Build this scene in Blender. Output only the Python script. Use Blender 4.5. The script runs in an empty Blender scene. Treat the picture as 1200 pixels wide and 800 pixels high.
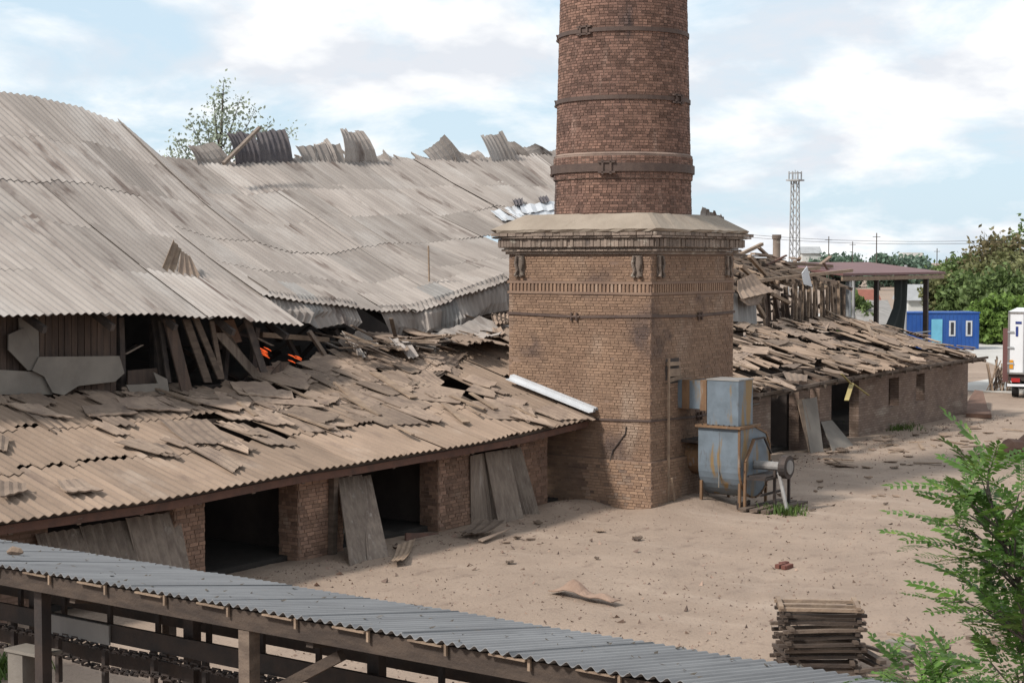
import bpy, math, random
import numpy as np
from mathutils import Vector, Matrix, Euler

R = random.Random(11)
NR = np.random.RandomState(5)
scene = bpy.context.scene
COL = scene.collection
U = R.uniform

# ------------------------------------------------------------------ camera
FOC, CAMH, HZ = 1900.0, 7.0, 305.0            # focal length in photo pixels, eye height, horizon row
TH = math.radians(35.6)
PITCH = math.atan((400 - HZ) / FOC)
VIEW = Vector((math.cos(TH), math.sin(TH), 0))
RIGHT = Vector((math.sin(TH), -math.cos(TH), 0))
FWD = VIEW * math.cos(PITCH) - Vector((0, 0, math.sin(PITCH)))
UP = RIGHT.cross(FWD)
CAM = Vector((-38.97, -23.14, CAMH))
cd = bpy.data.cameras.new('camera'); cam = bpy.data.objects.new('camera', cd); COL.objects.link(cam)
cd.sensor_width = 36; cd.lens = FOC * 36 / 1200; cd.clip_end = 6000; cd.clip_start = 0.1
cam.matrix_world = Matrix((RIGHT, UP, -FWD)).transposed().to_4x4()
cam.location = CAM
scene.camera = cam

# ------------------------------------------------------------------ sky, sun, exposure
SUN_DIR = Vector((-0.68, 0.27, 0.69)).normalized()      # towards the sun
w = bpy.data.worlds.new('World'); scene.world = w; w.use_nodes = True
nt = w.node_tree; N = nt.nodes; L = nt.links
bg = N['Background']; bg.inputs['Strength'].default_value = 0.1
sky = N.new('ShaderNodeTexSky'); sky.sky_type = 'NISHITA'; sky.sun_disc = False
sky.sun_elevation = math.asin(SUN_DIR.z); sky.sun_rotation = math.atan2(SUN_DIR.x, SUN_DIR.y)
sky.altitude = 100; sky.dust_density = 1.2
tc = N.new('ShaderNodeTexCoord'); sp = N.new('ShaderNodeSeparateXYZ'); L.new(tc.outputs['Generated'], sp.inputs[0])
def wm(op, a, b=None):
    m = N.new('ShaderNodeMath'); m.operation = op
    for i, v in enumerate((a, b)):
        if v is None: continue
        if isinstance(v, (int, float)): m.inputs[i].default_value = v
        else: L.new(v, m.inputs[i])
    return m.outputs[0]
zz = wm('ADD', wm('MAXIMUM', sp.outputs[2], 0.0), 0.30)
cb = N.new('ShaderNodeCombineXYZ'); L.new(wm('DIVIDE', sp.outputs[0], zz), cb.inputs[0]); L.new(wm('DIVIDE', sp.outputs[1], zz), cb.inputs[1])
n1 = N.new('ShaderNodeTexNoise'); n1.inputs['Scale'].default_value = 2.3; n1.inputs['Detail'].default_value = 12; n1.inputs['Roughness'].default_value = 0.6
n1.inputs['Distortion'].default_value = 0.25
mp = N.new('ShaderNodeMapping'); mp.inputs['Location'].default_value = (3.1, 1.7, 0.4); L.new(cb.outputs[0], mp.inputs[0]); L.new(mp.outputs[0], n1.inputs['Vector'])
cr = N.new('ShaderNodeValToRGB'); cr.color_ramp.elements[0].position = 0.40; cr.color_ramp.elements[1].position = 0.57
L.new(n1.outputs[0], cr.inputs[0])
n2 = N.new('ShaderNodeTexNoise'); n2.inputs['Scale'].default_value = 4.0; n2.inputs['Detail'].default_value = 6
mp2 = N.new('ShaderNodeMapping'); mp2.inputs['Location'].default_value = (7.3, 2.2, 1.0); L.new(cb.outputs[0], mp2.inputs[0]); L.new(mp2.outputs[0], n2.inputs['Vector'])
cr2 = N.new('ShaderNodeValToRGB')
cr2.color_ramp.elements[0].position = 0.42; cr2.color_ramp.elements[0].color = (9.3, 9.7, 10.4, 1)
cr2.color_ramp.elements[1].position = 0.55; cr2.color_ramp.elements[1].color = (12.8, 12.8, 12.8, 1)
L.new(n2.outputs[0], cr2.inputs[0])
# thin veil over the clear sky
veil = N.new('ShaderNodeMix'); veil.data_type = 'RGBA'; veil.inputs[0].default_value = 0.74
L.new(sky.outputs[0], veil.inputs[6]); veil.inputs[7].default_value = (8.9, 11.1, 12.8, 1)
mx = N.new('ShaderNodeMix'); mx.data_type = 'RGBA'
L.new(cr.outputs[0], mx.inputs[0]); L.new(veil.outputs[2], mx.inputs[6]); L.new(cr2.outputs[0], mx.inputs[7])
L.new(mx.outputs[2], bg.inputs['Color'])

sd = bpy.data.lights.new('sun', 'SUN'); sun = bpy.data.objects.new('sun', sd); COL.objects.link(sun)
sd.energy = 5.0; sd.angle = math.radians(7.0); sd.color = (1.0, 0.95, 0.88)
sun.rotation_euler = SUN_DIR.to_track_quat('Z', 'Y').to_euler()
sun.location = (0, 0, 40)
vs = scene.view_settings
vs.view_transform = 'Standard'; vs.look = 'None'; vs.gamma = 1; vs.exposure = -0.20; vs.use_curve_mapping = False
scene.cycles.max_bounces = 6; scene.cycles.diffuse_bounces = 3

# ------------------------------------------------------------------ picking points in the place
def ray(x, y): return (FWD + RIGHT * ((x - 600) / FOC) + UP * ((400 - y) / FOC)).normalized()
def P(x, y, X=None, Y=None, Z=None, D=None):
    """The point seen at photo pixel x, y that lies on the given plane of the yard (or D metres deep)."""
    d = ray(x, y)
    if X is not None: t = (X - CAM.x) / d.x
    elif Y is not None: t = (Y - CAM.y) / d.y
    elif Z is not None: t = (Z - CAM.z) / d.z
    else: t = D / d.dot(FWD)
    return CAM + d * t
def lerp(a, b, t): return a + (b - a) * t
def interp(pts):
    xs = [p[0] for p in pts]; ys = [p[1] for p in pts]
    return lambda x: float(np.interp(x, xs, ys))

# ------------------------------------------------------------------ materials
MATS = {}
def mat(name, c1, c2=None, scale=(1, 1, 1), rough=0.9, bump=0.0, bscale=20.0, rnd=0.0, island=0.0, stain=None, stain2=None, stain3=None,
        metallic=0.0, emit=None, detail=6, trans=0.0, spec=0.3, coord='pos', contrast=(0.3, 0.7)):
    m = bpy.data.materials.new(name); m.use_nodes = True; MATS[name] = m
    nt = m.node_tree; N = nt.nodes; L = nt.links
    b = N['Principled BSDF']; b.inputs['Roughness'].default_value = rough; b.inputs['Metallic'].default_value = metallic
    b.inputs['Specular IOR Level'].default_value = spec
    c2 = c2 or tuple(v * 0.8 for v in c1)
    g = N.new('ShaderNodeNewGeometry'); oi = N.new('ShaderNodeObjectInfo')
    if coord == 'pos': src = g.outputs['Position']
    else:
        t = N.new('ShaderNodeTexCoord'); src = t.outputs['Object']
    def noise(sc, det=detail, rgh=0.6):
        mpn = N.new('ShaderNodeMapping'); mpn.inputs['Scale'].default_value = sc if isinstance(sc, tuple) else (sc, sc, sc)
        L.new(src, mpn.inputs[0])
        add = N.new('ShaderNodeVectorMath'); add.operation = 'ADD'; L.new(mpn.outputs[0], add.inputs[0])
        if rnd > 0:
            mul = N.new('ShaderNodeMath'); mul.operation = 'MULTIPLY'; mul.inputs[1].default_value = 37.0 if coord != 'pos' else 3.0
            L.new(oi.outputs['Random'], mul.inputs[0]); L.new(mul.outputs[0], add.inputs[1])
        n = N.new('ShaderNodeTexNoise'); n.inputs['Scale'].default_value = 1.0; n.inputs['Detail'].default_value = det; n.inputs['Roughness'].default_value = rgh
        L.new(add.outputs[0], n.inputs['Vector'])
        return n.outputs[0]
    def ramp(f, a, bb):
        r = N.new('ShaderNodeMapRange'); r.interpolation_type = 'SMOOTHSTEP'; r.inputs[1].default_value = a; r.inputs[2].default_value = bb; L.new(f, r.inputs[0]); return r.outputs[0]
    def mix(f, a, bb):
        mxn = N.new('ShaderNodeMix'); mxn.data_type = 'RGBA'
        if isinstance(f, (int, float)): mxn.inputs[0].default_value = f
        else: L.new(f, mxn.inputs[0])
        for i, v in ((6, a), (7, bb)):
            if isinstance(v, tuple): mxn.inputs[i].default_value = (*v, 1)
            else: L.new(v, mxn.inputs[i])
        return mxn.outputs[2]
    col = mix(ramp(noise(scale), *contrast), c1, c2)
    for s in (stain, stain2, stain3):
        if s: # colour, scale, from, to
            col = mix(ramp(noise(s[1]), s[2], s[3]), col, s[0])
    fac = None
    if rnd > 0: fac = (oi.outputs['Random'], rnd)
    for o, amt in ([fac] if fac else []) + ([(g.outputs['Random Per Island'], island)] if island > 0 else []):
        mr = N.new('ShaderNodeMapRange'); mr.inputs[3].default_value = 1 - amt; mr.inputs[4].default_value = 1 + amt; L.new(o, mr.inputs[0])
        vm = N.new('ShaderNodeVectorMath'); vm.operation = 'SCALE'; L.new(col, vm.inputs[0]); L.new(mr.outputs[0], vm.inputs['Scale'])
        col = vm.outputs[0]
    L.new(col, b.inputs['Base Color'])
    if bump > 0:
        bn = N.new('ShaderNodeBump'); bn.inputs['Strength'].default_value = bump; bn.inputs['Distance'].default_value = 0.05
        L.new(noise(bscale, 5, 0.65), bn.inputs['Height']); L.new(bn.outputs[0], b.inputs['Normal'])
    if emit:
        b.inputs['Emission Color'].default_value = (*emit[0], 1); b.inputs['Emission Strength'].default_value = emit[1]
    if trans > 0:
        b.inputs['Transmission Weight'].default_value = 0
        tr = N.new('ShaderNodeBsdfTranslucent'); L.new(col, tr.inputs[0]); ms = N.new('ShaderNodeMixShader'); ms.inputs[0].default_value = trans
        L.new(b.outputs[0], ms.inputs[1]); L.new(tr.outputs[0], ms.inputs[2]); L.new(ms.outputs[0], N['Material Output'].inputs[0])
    return m

SAND = mat('sand', (0.305, 0.23, 0.177), (0.248, 0.185, 0.142), (0.35, 0.35, 0.35), bump=0.75, bscale=11.0, stain=((0.205, 0.15, 0.116), (1.1, 1.9, 1.5), 0.54, 0.74), stain2=((0.35, 0.272, 0.215), (0.5, 0.16, 0.6), 0.50, 0.75), stain3=((0.17, 0.122, 0.094), (7, 7, 7), 0.58, 0.74))
CONC = mat('pale_concrete', (0.47, 0.45, 0.42), (0.38, 0.36, 0.33), (0.3, 0.3, 0.3), bump=0.1)
SLATE = mat('grey_slate', (0.315, 0.278, 0.25), (0.228, 0.198, 0.178), (2.6, 0.35, 0.35), bump=0.25, bscale=14.0, rnd=0.19, stain=((0.115, 0.088, 0.076), (1.5, 0.3, 0.3), 0.53, 0.70), stain2=((0.36, 0.33, 0.305), (0.3, 0.2, 0.2), 0.5, 0.72))
DUSTY = mat('dusty_slate', (0.265, 0.192, 0.142), (0.2, 0.145, 0.108), (1.6, 0.5, 0.5), bump=0.4, bscale=12.0, rnd=0.17, stain=((0.125, 0.09, 0.072), (2.4, 0.6, 0.6), 0.56, 0.78), stain2=((0.33, 0.262, 0.21), (0.6, 0.4, 0.4), 0.52, 0.76))
SHARD = mat('slate_shard', (0.275, 0.205, 0.155), (0.185, 0.136, 0.106), (1.5, 1.5, 1.5), bump=0.4, bscale=10.0, rnd=0.30, stain=((0.12, 0.088, 0.072), (3, 3, 3), 0.55, 0.75))
SOOTSLATE = mat('sooty_slate', (0.075, 0.068, 0.075), (0.12, 0.105, 0.105), (2, 2, 2), bump=0.2)
FLAT = mat('flat_board', (0.215, 0.19, 0.163), (0.155, 0.136, 0.118), (1, 1, 1), bump=0.2, rnd=0.12, stain=((0.15, 0.125, 0.105), (1.3, 1.3, 1.3), 0.55, 0.8))
GALV = mat('galvanised_roof', (0.225, 0.224, 0.226), (0.172, 0.171, 0.174), (0.5, 2.5, 0.6), rough=0.8, metallic=0.0, spec=0.12, bump=0.08, bscale=25.0, rnd=0.07, stain=((0.12, 0.122, 0.127), (0.7, 5, 2), 0.58, 0.76), stain2=((0.25, 0.195, 0.15), (2.2, 3.5, 2.2), 0.66, 0.8))
GALVEDGE = mat('grey_sheet', (0.27, 0.255, 0.24), (0.19, 0.178, 0.168), (6, 1, 0.5), rough=0.6, bump=0.1, rnd=0.1, stain=((0.17, 0.15, 0.15), (5, 5, 0.6), 0.55, 0.8))
WHITE = mat('white_metal', (0.56, 0.57, 0.585), (0.46, 0.47, 0.485), (2, 2, 2), rough=0.4)
BRICK = mat('dusty_brick', (0.285, 0.185, 0.125), (0.212, 0.133, 0.091), (0.6, 0.6, 0.6), bump=0.5, bscale=30.0, rnd=0.15, island=0.17, stain=((0.10, 0.070, 0.060), (0.42, 0.42, 0.5), 0.53, 0.70), stain2=((0.335, 0.245, 0.185), (0.7, 0.7, 0.3), 0.52, 0.74))
BRICKSH = mat('sooty_red_brick', (0.21, 0.122, 0.09), (0.145, 0.084, 0.066), (0.55, 0.55, 0.4), bump=0.5, bscale=30.0, island=0.40, stain=((0.075, 0.058, 0.056), (1.1, 1.1, 0.28), 0.56, 0.74), stain2=((0.30, 0.205, 0.165), (2.2, 2.2, 0.5), 0.58, 0.76))
MORTAR = mat('mortar', (0.235, 0.158, 0.115), (0.165, 0.108, 0.082), (0.8, 0.8, 0.8), bump=0.4, bscale=25.0)
MORTARSH = mat('shaft_mortar', (0.28, 0.205, 0.165), (0.16, 0.115, 0.096), (0.8, 0.8, 0.5), bump=0.4, bscale=25.0, stain=((0.05, 0.042, 0.042), (1.1, 1.1, 0.28), 0.55, 0.72))
OLDBRICK = mat('weathered_pier_brick', (0.27, 0.165, 0.115), (0.19, 0.118, 0.088), (1.2, 1.2, 1.2), bump=0.6, bscale=25.0, rnd=0.28, island=0.28, stain=((0.30, 0.22, 0.17), (1.5, 1.5, 1.5), 0.55, 0.8))
OLDWALL = mat('old_brick_wall', (0.24, 0.155, 0.115), (0.18, 0.118, 0.09), (1.2, 1.2, 1.2), bump=0.5, bscale=20.0)
CORNICE = mat('cornice_brick', (0.23, 0.18, 0.145), (0.15, 0.115, 0.095), (1.1, 1.1, 1.1), bump=0.5, bscale=20.0, island=0.3, rnd=0.2, stain=((0.34, 0.30, 0.25), (2.0, 2.0, 5), 0.56, 0.72), stain2=((0.075, 0.06, 0.055), (1.5, 1.5, 1.5), 0.58, 0.75))
CAP = mat('dusty_cap', (0.3, 0.25, 0.2), (0.235, 0.192, 0.152), (1, 1, 1), bump=0.4, bscale=8.0)
IRON = mat('rusty_band', (0.085, 0.06, 0.052), (0.115, 0.08, 0.066), (4, 4, 4), rough=0.7, metallic=0.3, bump=0.2)
WOOD = mat('weathered_timber', (0.145, 0.108, 0.083), (0.085, 0.063, 0.05), (2, 2, 9), bump=0.4, bscale=16.0, rnd=0.22, island=0.12)
PALEWOOD = mat('pale_timber', (0.285, 0.208, 0.148), (0.19, 0.136, 0.1), (3, 3, 5), bump=0.4, bscale=16.0, rnd=0.22)
GREYWOOD = mat('grey_board', (0.225, 0.18, 0.145), (0.145, 0.112, 0.092), (7, 7, 0.8), bump=0.5, bscale=20.0, rnd=0.16, stain=((0.30, 0.26, 0.225), (6, 6, 0.5), 0.58, 0.75))
DARKWOOD = mat('dark_beam_timber', (0.085, 0.062, 0.048), (0.048, 0.036, 0.03), (2, 2, 9), bump=0.4, bscale=16.0, rnd=0.2)
BROWNWOOD = mat('brown_board', (0.105, 0.072, 0.055), (0.06, 0.044, 0.037), (6, 6, 0.7), bump=0.4, bscale=16.0, rnd=0.25)
CHAR = mat('charred_timber', (0.045, 0.038, 0.036), (0.09, 0.07, 0.06), (3, 3, 3), bump=0.4, rnd=0.4)
FASCIA = mat('red_brown_fascia', (0.13, 0.068, 0.05), (0.085, 0.05, 0.04), (3, 3, 3), bump=0.3)
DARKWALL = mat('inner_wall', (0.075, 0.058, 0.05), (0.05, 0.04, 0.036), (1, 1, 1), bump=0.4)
SHADEFLOOR = mat('shade_black', (0.02, 0.017, 0.015), (0.03, 0.025, 0.022), (2, 2, 2), bump=0.3)  # near-black floor colour with the doorway shade put into it
DARKSTEEL = mat('dark_steel', (0.036, 0.031, 0.03), (0.062, 0.045, 0.038), (3, 3, 3), rough=0.65, metallic=0.2, bump=0.2, rnd=0.15)
FANBLUE = mat('faded_blue_grey_steel', (0.165, 0.2, 0.235), (0.122, 0.148, 0.172), (2.0, 2.0, 2.0), rough=0.5, metallic=0.15, bump=0.08, stain=((0.225, 0.15, 0.07), (2.4, 2.4, 0.45), 0.51, 0.62), stain2=((0.10, 0.10, 0.10), (4, 4, 1.2), 0.58, 0.72))
RUST = mat('orange_rust', (0.2, 0.118, 0.064), (0.125, 0.074, 0.045), (4, 4, 1.5), rough=0.8, bump=0.2, stain=((0.23, 0.235, 0.235), (5, 5, 1.0), 0.58, 0.75))
PIPE = mat('pale_pipe', (0.27, 0.26, 0.25), (0.19, 0.175, 0.165), (4, 4, 4), rough=0.5)
BLUE = mat('blue_paint', (0.03, 0.095, 0.30), (0.015, 0.07, 0.28), (0.6, 0.6, 0.6), rough=0.5, stain=((0.02, 0.05, 0.2), (2, 2, 0.4), 0.6, 0.8))
LBLUE = mat('light_blue_paint', (0.16, 0.46, 0.62), rough=0.5)
GLASS = mat('dark_glass', (0.03, 0.035, 0.045), rough=0.12, spec=0.6)
TRUCK = mat('white_truck_paint', (0.74, 0.75, 0.77), (0.66, 0.66, 0.67), (0.5, 0.5, 0.5), rough=0.4)
RUBBER = mat('rubber', (0.022, 0.022, 0.022), rough=0.8)
REDL = mat('red_lens', (0.42, 0.03, 0.03), rough=0.3)
ORANGE = mat('orange_reflector', (0.62, 0.27, 0.03), rough=0.3)
MARK = mat('blue_lettering', (0.03, 0.05, 0.2), rough=0.5)
MAROON = mat('maroon_roof', (0.155, 0.072, 0.068), (0.125, 0.06, 0.056), (0.3, 0.3, 0.3), rough=0.55)
BLACKCLOTH = mat('black_cloth', (0.016, 0.02, 0.02), (0.024, 0.03, 0.027), (1, 1, 1), rough=0.85)
BARK = mat('bark', (0.10, 0.085, 0.068), (0.06, 0.05, 0.04), (4, 4, 1.5), bump=0.5)
FIRE = mat('flame', (0.9, 0.2, 0.05), emit=((1.0, 0.12, 0.03), 0.75))
HESSIAN = mat('brown_sacking', (0.17, 0.10, 0.072), (0.12, 0.07, 0.052), (2, 2, 2), bump=0.3)
TARP = mat('brown_cardboard', (0.29, 0.20, 0.15), (0.21, 0.14, 0.105), (2, 2, 2), bump=0.3)
REDBRICK = mat('broken_red_brick', (0.17, 0.068, 0.05), (0.12, 0.05, 0.04), (5, 5, 5), bump=0.4)
YELLOW = mat('yellow_wrap', (0.36, 0.3, 0.13), (0.28, 0.22, 0.1), (3, 3, 3), bump=0.2)
STEELGREY = mat('mast_steel', (0.34, 0.345, 0.35), rough=0.6)
REDTILE = mat('red_tiles', (0.24, 0.09, 0.065), (0.19, 0.075, 0.055), (2, 2, 2))
PLASTER = mat('pale_plaster', (0.55, 0.54, 0.51), (0.46, 0.45, 0.42), (0.5, 0.5, 0.5))
def leafmat(n, a, b, tr=0.3): return mat(n, a, b, (2.0, 2.0, 2.0), rough=0.55, island=0.35, trans=tr, spec=0.25)
LEAF_A = leafmat('leaf_green', (0.15, 0.205, 0.07), (0.08, 0.12, 0.04))
LEAF_B = leafmat('leaf_bright', (0.165, 0.25, 0.055), (0.095, 0.155, 0.036))
LEAF_C = leafmat('leaf_olive', (0.2, 0.2, 0.085), (0.115, 0.125, 0.055))
LEAF_D = leafmat('leaf_far_hazed', (0.14, 0.20, 0.14), (0.10, 0.155, 0.115))  # distance haze painted in as a paler leaf colour
LEAF_R = leafmat('leaf_russet', (0.19, 0.155, 0.08), (0.125, 0.11, 0.055))
LEAF_P = leafmat('leaf_pale', (0.33, 0.37, 0.28), (0.22, 0.26, 0.2))
FROND = mat('frond_green', (0.112, 0.205, 0.038), (0.05, 0.108, 0.02), (1.8, 1.8, 1.8), rough=0.5, island=0.28, rnd=0.3, trans=0.3, spec=0.3, stain=((0.20, 0.285, 0.055), (2.5, 2.5, 2.5), 0.56, 0.72))
GRASS = leafmat('grass_blade', (0.09, 0.14, 0.03), (0.06, 0.10, 0.02))

# ------------------------------------------------------------------ mesh helpers
WLOC = {}
def wl(o): return WLOC.get(o.name, Vector((0, 0, 0))) if o else Vector((0, 0, 0))
class MB:
    def __init__(s): s.v = []; s.f = []
    def add(s, vs, fs):
        n = len(s.v); s.v += [tuple(p) for p in vs]; s.f += [tuple(i + n for i in f) for f in fs]; return s
    def hexa(s, p):           # 8 points: bottom 4 (ccw), top 4
        return s.add(p, [(3, 2, 1, 0), (4, 5, 6, 7), (0, 1, 5, 4), (1, 2, 6, 5), (2, 3, 7, 6), (3, 0, 4, 7)])
    def box(s, a, b):
        (x0, y0, z0), (x1, y1, z1) = a, b
        return s.hexa([(x0, y0, z0), (x1, y0, z0), (x1, y1, z0), (x0, y1, z0), (x0, y0, z1), (x1, y0, z1), (x1, y1, z1), (x0, y1, z1)])
    def beam(s, p, q, wd, ht, up=(0, 0, 1), wd2=None, ht2=None):
        p, q = Vector(p), Vector(q); d = (q - p).normalized(); up = Vector(up)
        if abs(d.dot(up)) > 0.97: up = Vector((1, 0, 0))
        sx = d.cross(up).normalized(); sy = sx.cross(d).normalized()
        wd2 = wd if wd2 is None else wd2; ht2 = ht if ht2 is None else ht2
        pts = []
        for c, a, b in ((p, wd, ht), (q, wd2, ht2)):
            pts += [c - sx * a / 2 - sy * b / 2, c + sx * a / 2 - sy * b / 2, c + sx * a / 2 + sy * b / 2, c - sx * a / 2 + sy * b / 2]
        return s.hexa(pts)
    def tube(s, pts, rad, n=8, cap=True):
        pts = [Vector(p) for p in pts]; k = len(pts)
        rad = rad if isinstance(rad, (list, tuple)) else [rad] * k
        base = len(s.v); prev = None
        for i, p in enumerate(pts):
            d = (pts[min(i + 1, k - 1)] - pts[max(i - 1, 0)]).normalized()
            a = Vector((0, 0, 1)) if abs(d.z) < 0.9 else Vector((1, 0, 0))
            if prev is not None and (prev - d * prev.dot(d)).length > 1e-4: sx = (prev - d * prev.dot(d)).normalized()
            else: sx = d.cross(a).normalized()
            prev = sx; sy = d.cross(sx)
            for j in range(n):
                t = 2 * math.pi * j / n
                s.v.append(tuple(p + (sx * math.cos(t) + sy * math.sin(t)) * rad[i]))
        for i in range(k - 1):
            for j in range(n):
                a = base + i * n + j; b = base + i * n + (j + 1) % n
                s.f.append((a, b, b + n, a + n))
        if cap:
            s.f.append(tuple(base + j for j in range(n))[::-1]); s.f.append(tuple(base + (k - 1) * n + j for j in range(n)))
        return s
    def prism(s, poly, off):   # planar polygon pushed along a vector
        poly = [Vector(p) for p in poly]; off = Vector(off); n = len(poly)
        return s.add(poly + [p + off for p in poly], [tuple(range(n))[::-1], tuple(range(n, 2 * n))] + [(i, (i + 1) % n, (i + 1) % n + n, i + n) for i in range(n)])
    def ring(s, c, r0, r1, z0, z1, n=48, rt0=None, rt1=None):   # band round an upright axis
        rt0 = r0 if rt0 is None else rt0; rt1 = r1 if rt1 is None else rt1
        b = len(s.v)
        for i in range(n):
            t = 2 * math.pi * i / n; cs, sn = math.cos(t), math.sin(t)
            for r, z in ((r0, z0), (r1, z0), (rt1, z1), (rt0, z1)): s.v.append((c[0] + r * cs, c[1] + r * sn, z))
        for i in range(n):
            a = b + i * 4; q = b + ((i + 1) % n) * 4
            for j in range(4): s.f.append((a + j, q + j, q + (j + 1) % 4, a + (j + 1) % 4))
        return s
    def mesh(s, name):
        me = bpy.data.meshes.new(name); me.from_pydata(s.v, [], s.f); me.update(); return me
    def build(s, name, m, parent=None, smooth=False, origin=None):
        a = np.array(s.v)
        if origin is None:
            lo, hi = a.min(0), a.max(0); origin = ((lo[0] + hi[0]) / 2, (lo[1] + hi[1]) / 2, lo[2])
        a = a - np.array(origin)
        me = bpy.data.meshes.new(name); me.from_pydata(a.tolist(), [], s.f)
        if smooth: me.polygons.foreach_set('use_smooth', [True] * len(me.polygons))
        me.update()
        return link(name, me, m, parent, origin)
def link(name, me, m, parent=None, loc=(0, 0, 0), rot=None, scale=None):
    if m and not me.materials: me.materials.append(m)
    o = bpy.data.objects.new(name, me); COL.objects.link(o)
    o.location = Vector(loc) - wl(parent); WLOC[o.name] = Vector(loc)
    if rot is not None: o.rotation_euler = rot
    if scale is not None: o.scale = scale
    if parent: o.parent = parent
    return o
def quick_mesh(name, V, F):            # numpy quads
    me = bpy.data.meshes.new(name); V = np.asarray(V, dtype=np.float32); F = np.asarray(F, dtype=np.int32); k = F.shape[1]
    me.vertices.add(len(V)); me.vertices.foreach_set('co', V.ravel())
    me.loops.add(F.size); me.loops.foreach_set('vertex_index', F.ravel())
    me.polygons.add(len(F)); me.polygons.foreach_set('loop_start', np.arange(0, F.size, k, dtype=np.int32)); me.polygons.foreach_set('loop_total', np.full(len(F), k, dtype=np.int32))
    me.update(calc_edges=True); me.validate(); me.polygons.foreach_set('use_smooth', [False] * len(me.polygons)); return me
def tag(o, label=None, cat=None, group=None, kind=None):
    if label: o['label'] = label
    if cat: o['category'] = cat
    if group: o['group'] = group
    if kind: o['kind'] = kind
    return o
def thing(name, loc, label, cat, group=None):
    o = bpy.data.objects.new(name, None); COL.objects.link(o); o.location = loc; WLOC[o.name] = Vector(loc); o.empty_display_size = 0.3
    return tag(o, label, cat, group, 'thing')

def corr(mb, c, waves, amp=0.045, rows=1, seg=4, rag=0.0, curl=0.0, thick=0.018, lift=0.0, seed=None, phase=0.0, sag=0.0, ragtop=0.0):
    """A corrugated sheet with thickness. c = top-left, top-right, bottom-left, bottom-right; the waves run from top to bottom."""
    rg = random.Random(seed if seed is not None else R.random())
    c = [Vector(p) for p in c]
    n = (c[1] - c[0]).cross(c[0] - c[2]); n.normalize()
    if n.z < -0.2: n = -n
    cols = int(waves * seg) + 1
    down = [0.0] * cols; top = [0.0] * cols
    if rag:
        j = 0
        while j < cols:
            k = rg.randint(2, max(3, int(seg * 2.5))); d = rg.uniform(0, rag) if rg.random() < 0.7 else rg.uniform(-.2, .2) * rag
            for q in range(j, min(cols, j + k)): down[q] = d + rg.uniform(-.06, .06) * rag
            j += k
    if ragtop:
        j = 0
        while j < cols:
            k = rg.randint(2, seg * 2); d = rg.uniform(0, ragtop)
            for q in range(j, min(cols, j + k)): top[q] = d
            j += k
    top_v, bot_v = [], []
    for i in range(cols):
        u = i / (cols - 1)
        for r in range(rows + 1):
            v = top[i] + (1 - down[i] - top[i]) * r / rows
            p = lerp(lerp(c[0], c[1], u), lerp(c[2], c[3], u), v)
            h = amp * math.cos(2 * math.pi * (u * waves + phase)) + lift + curl * (2 * v - 1) ** 2 - sag * math.sin(math.pi * u)
            top_v.append(p + n * h); bot_v.append(p + n * (h - thick))
    b = len(mb.v); k = rows + 1; tot = cols * k
    mb.v += [tuple(p) for p in top_v + bot_v]
    for i in range(cols - 1):
        for r in range(rows):
            a = b + i * k + r; q = a + k
            mb.f.append((a, a + 1, q + 1, q)); mb.f.append((a + tot, q + tot, q + 1 + tot, a + 1 + tot))
        a = b + i * k; mb.f.append((a, a + k, a + k + tot, a + tot))
        a = b + i * k + rows; mb.f.append((a, a + tot, a + k + tot, a + k))
    for r in range(rows):
        a = b + r; mb.f.append((a, a + tot, a + 1 + tot, a + 1))
        a = b + (cols - 1) * k + r; mb.f.append((a, a + 1, a + 1 + tot, a + tot))
    return mb

# ------------------------------------------------------------------ ground
def axis(fine):
    a, b, st = fine; core = list(np.arange(a, b + 1e-6, st)); out = list(core); s = st; x = b
    while x < 3500: s *= 1.35; x += s; out.append(x)
    s = st; x = a; lo = []
    while x > -3500: s *= 1.35; x -= s; lo.append(x)
    return np.array(lo[::-1] + out)
gx, gy = axis((-32, 44, 0.17)), axis((-18, 4, 0.17))
GX, GY = np.meshgrid(gx, gy, indexing='ij')
def vnoise(x, y, s, seed):
    r = np.random.RandomState(seed); g = r.rand(256, 256); x = x * s; y = y * s
    xi = np.floor(x).astype(int); yi = np.floor(y).astype(int); fx = x - xi; fy = y - yi; fx = fx * fx * (3 - 2 * fx); fy = fy * fy * (3 - 2 * fy)
    G = lambda a, b: g[a % 256, b % 256]
    return (G(xi, yi) * (1 - fx) + G(xi + 1, yi) * fx) * (1 - fy) + (G(xi, yi + 1) * (1 - fx) + G(xi + 1, yi + 1) * fx) * fy
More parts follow.
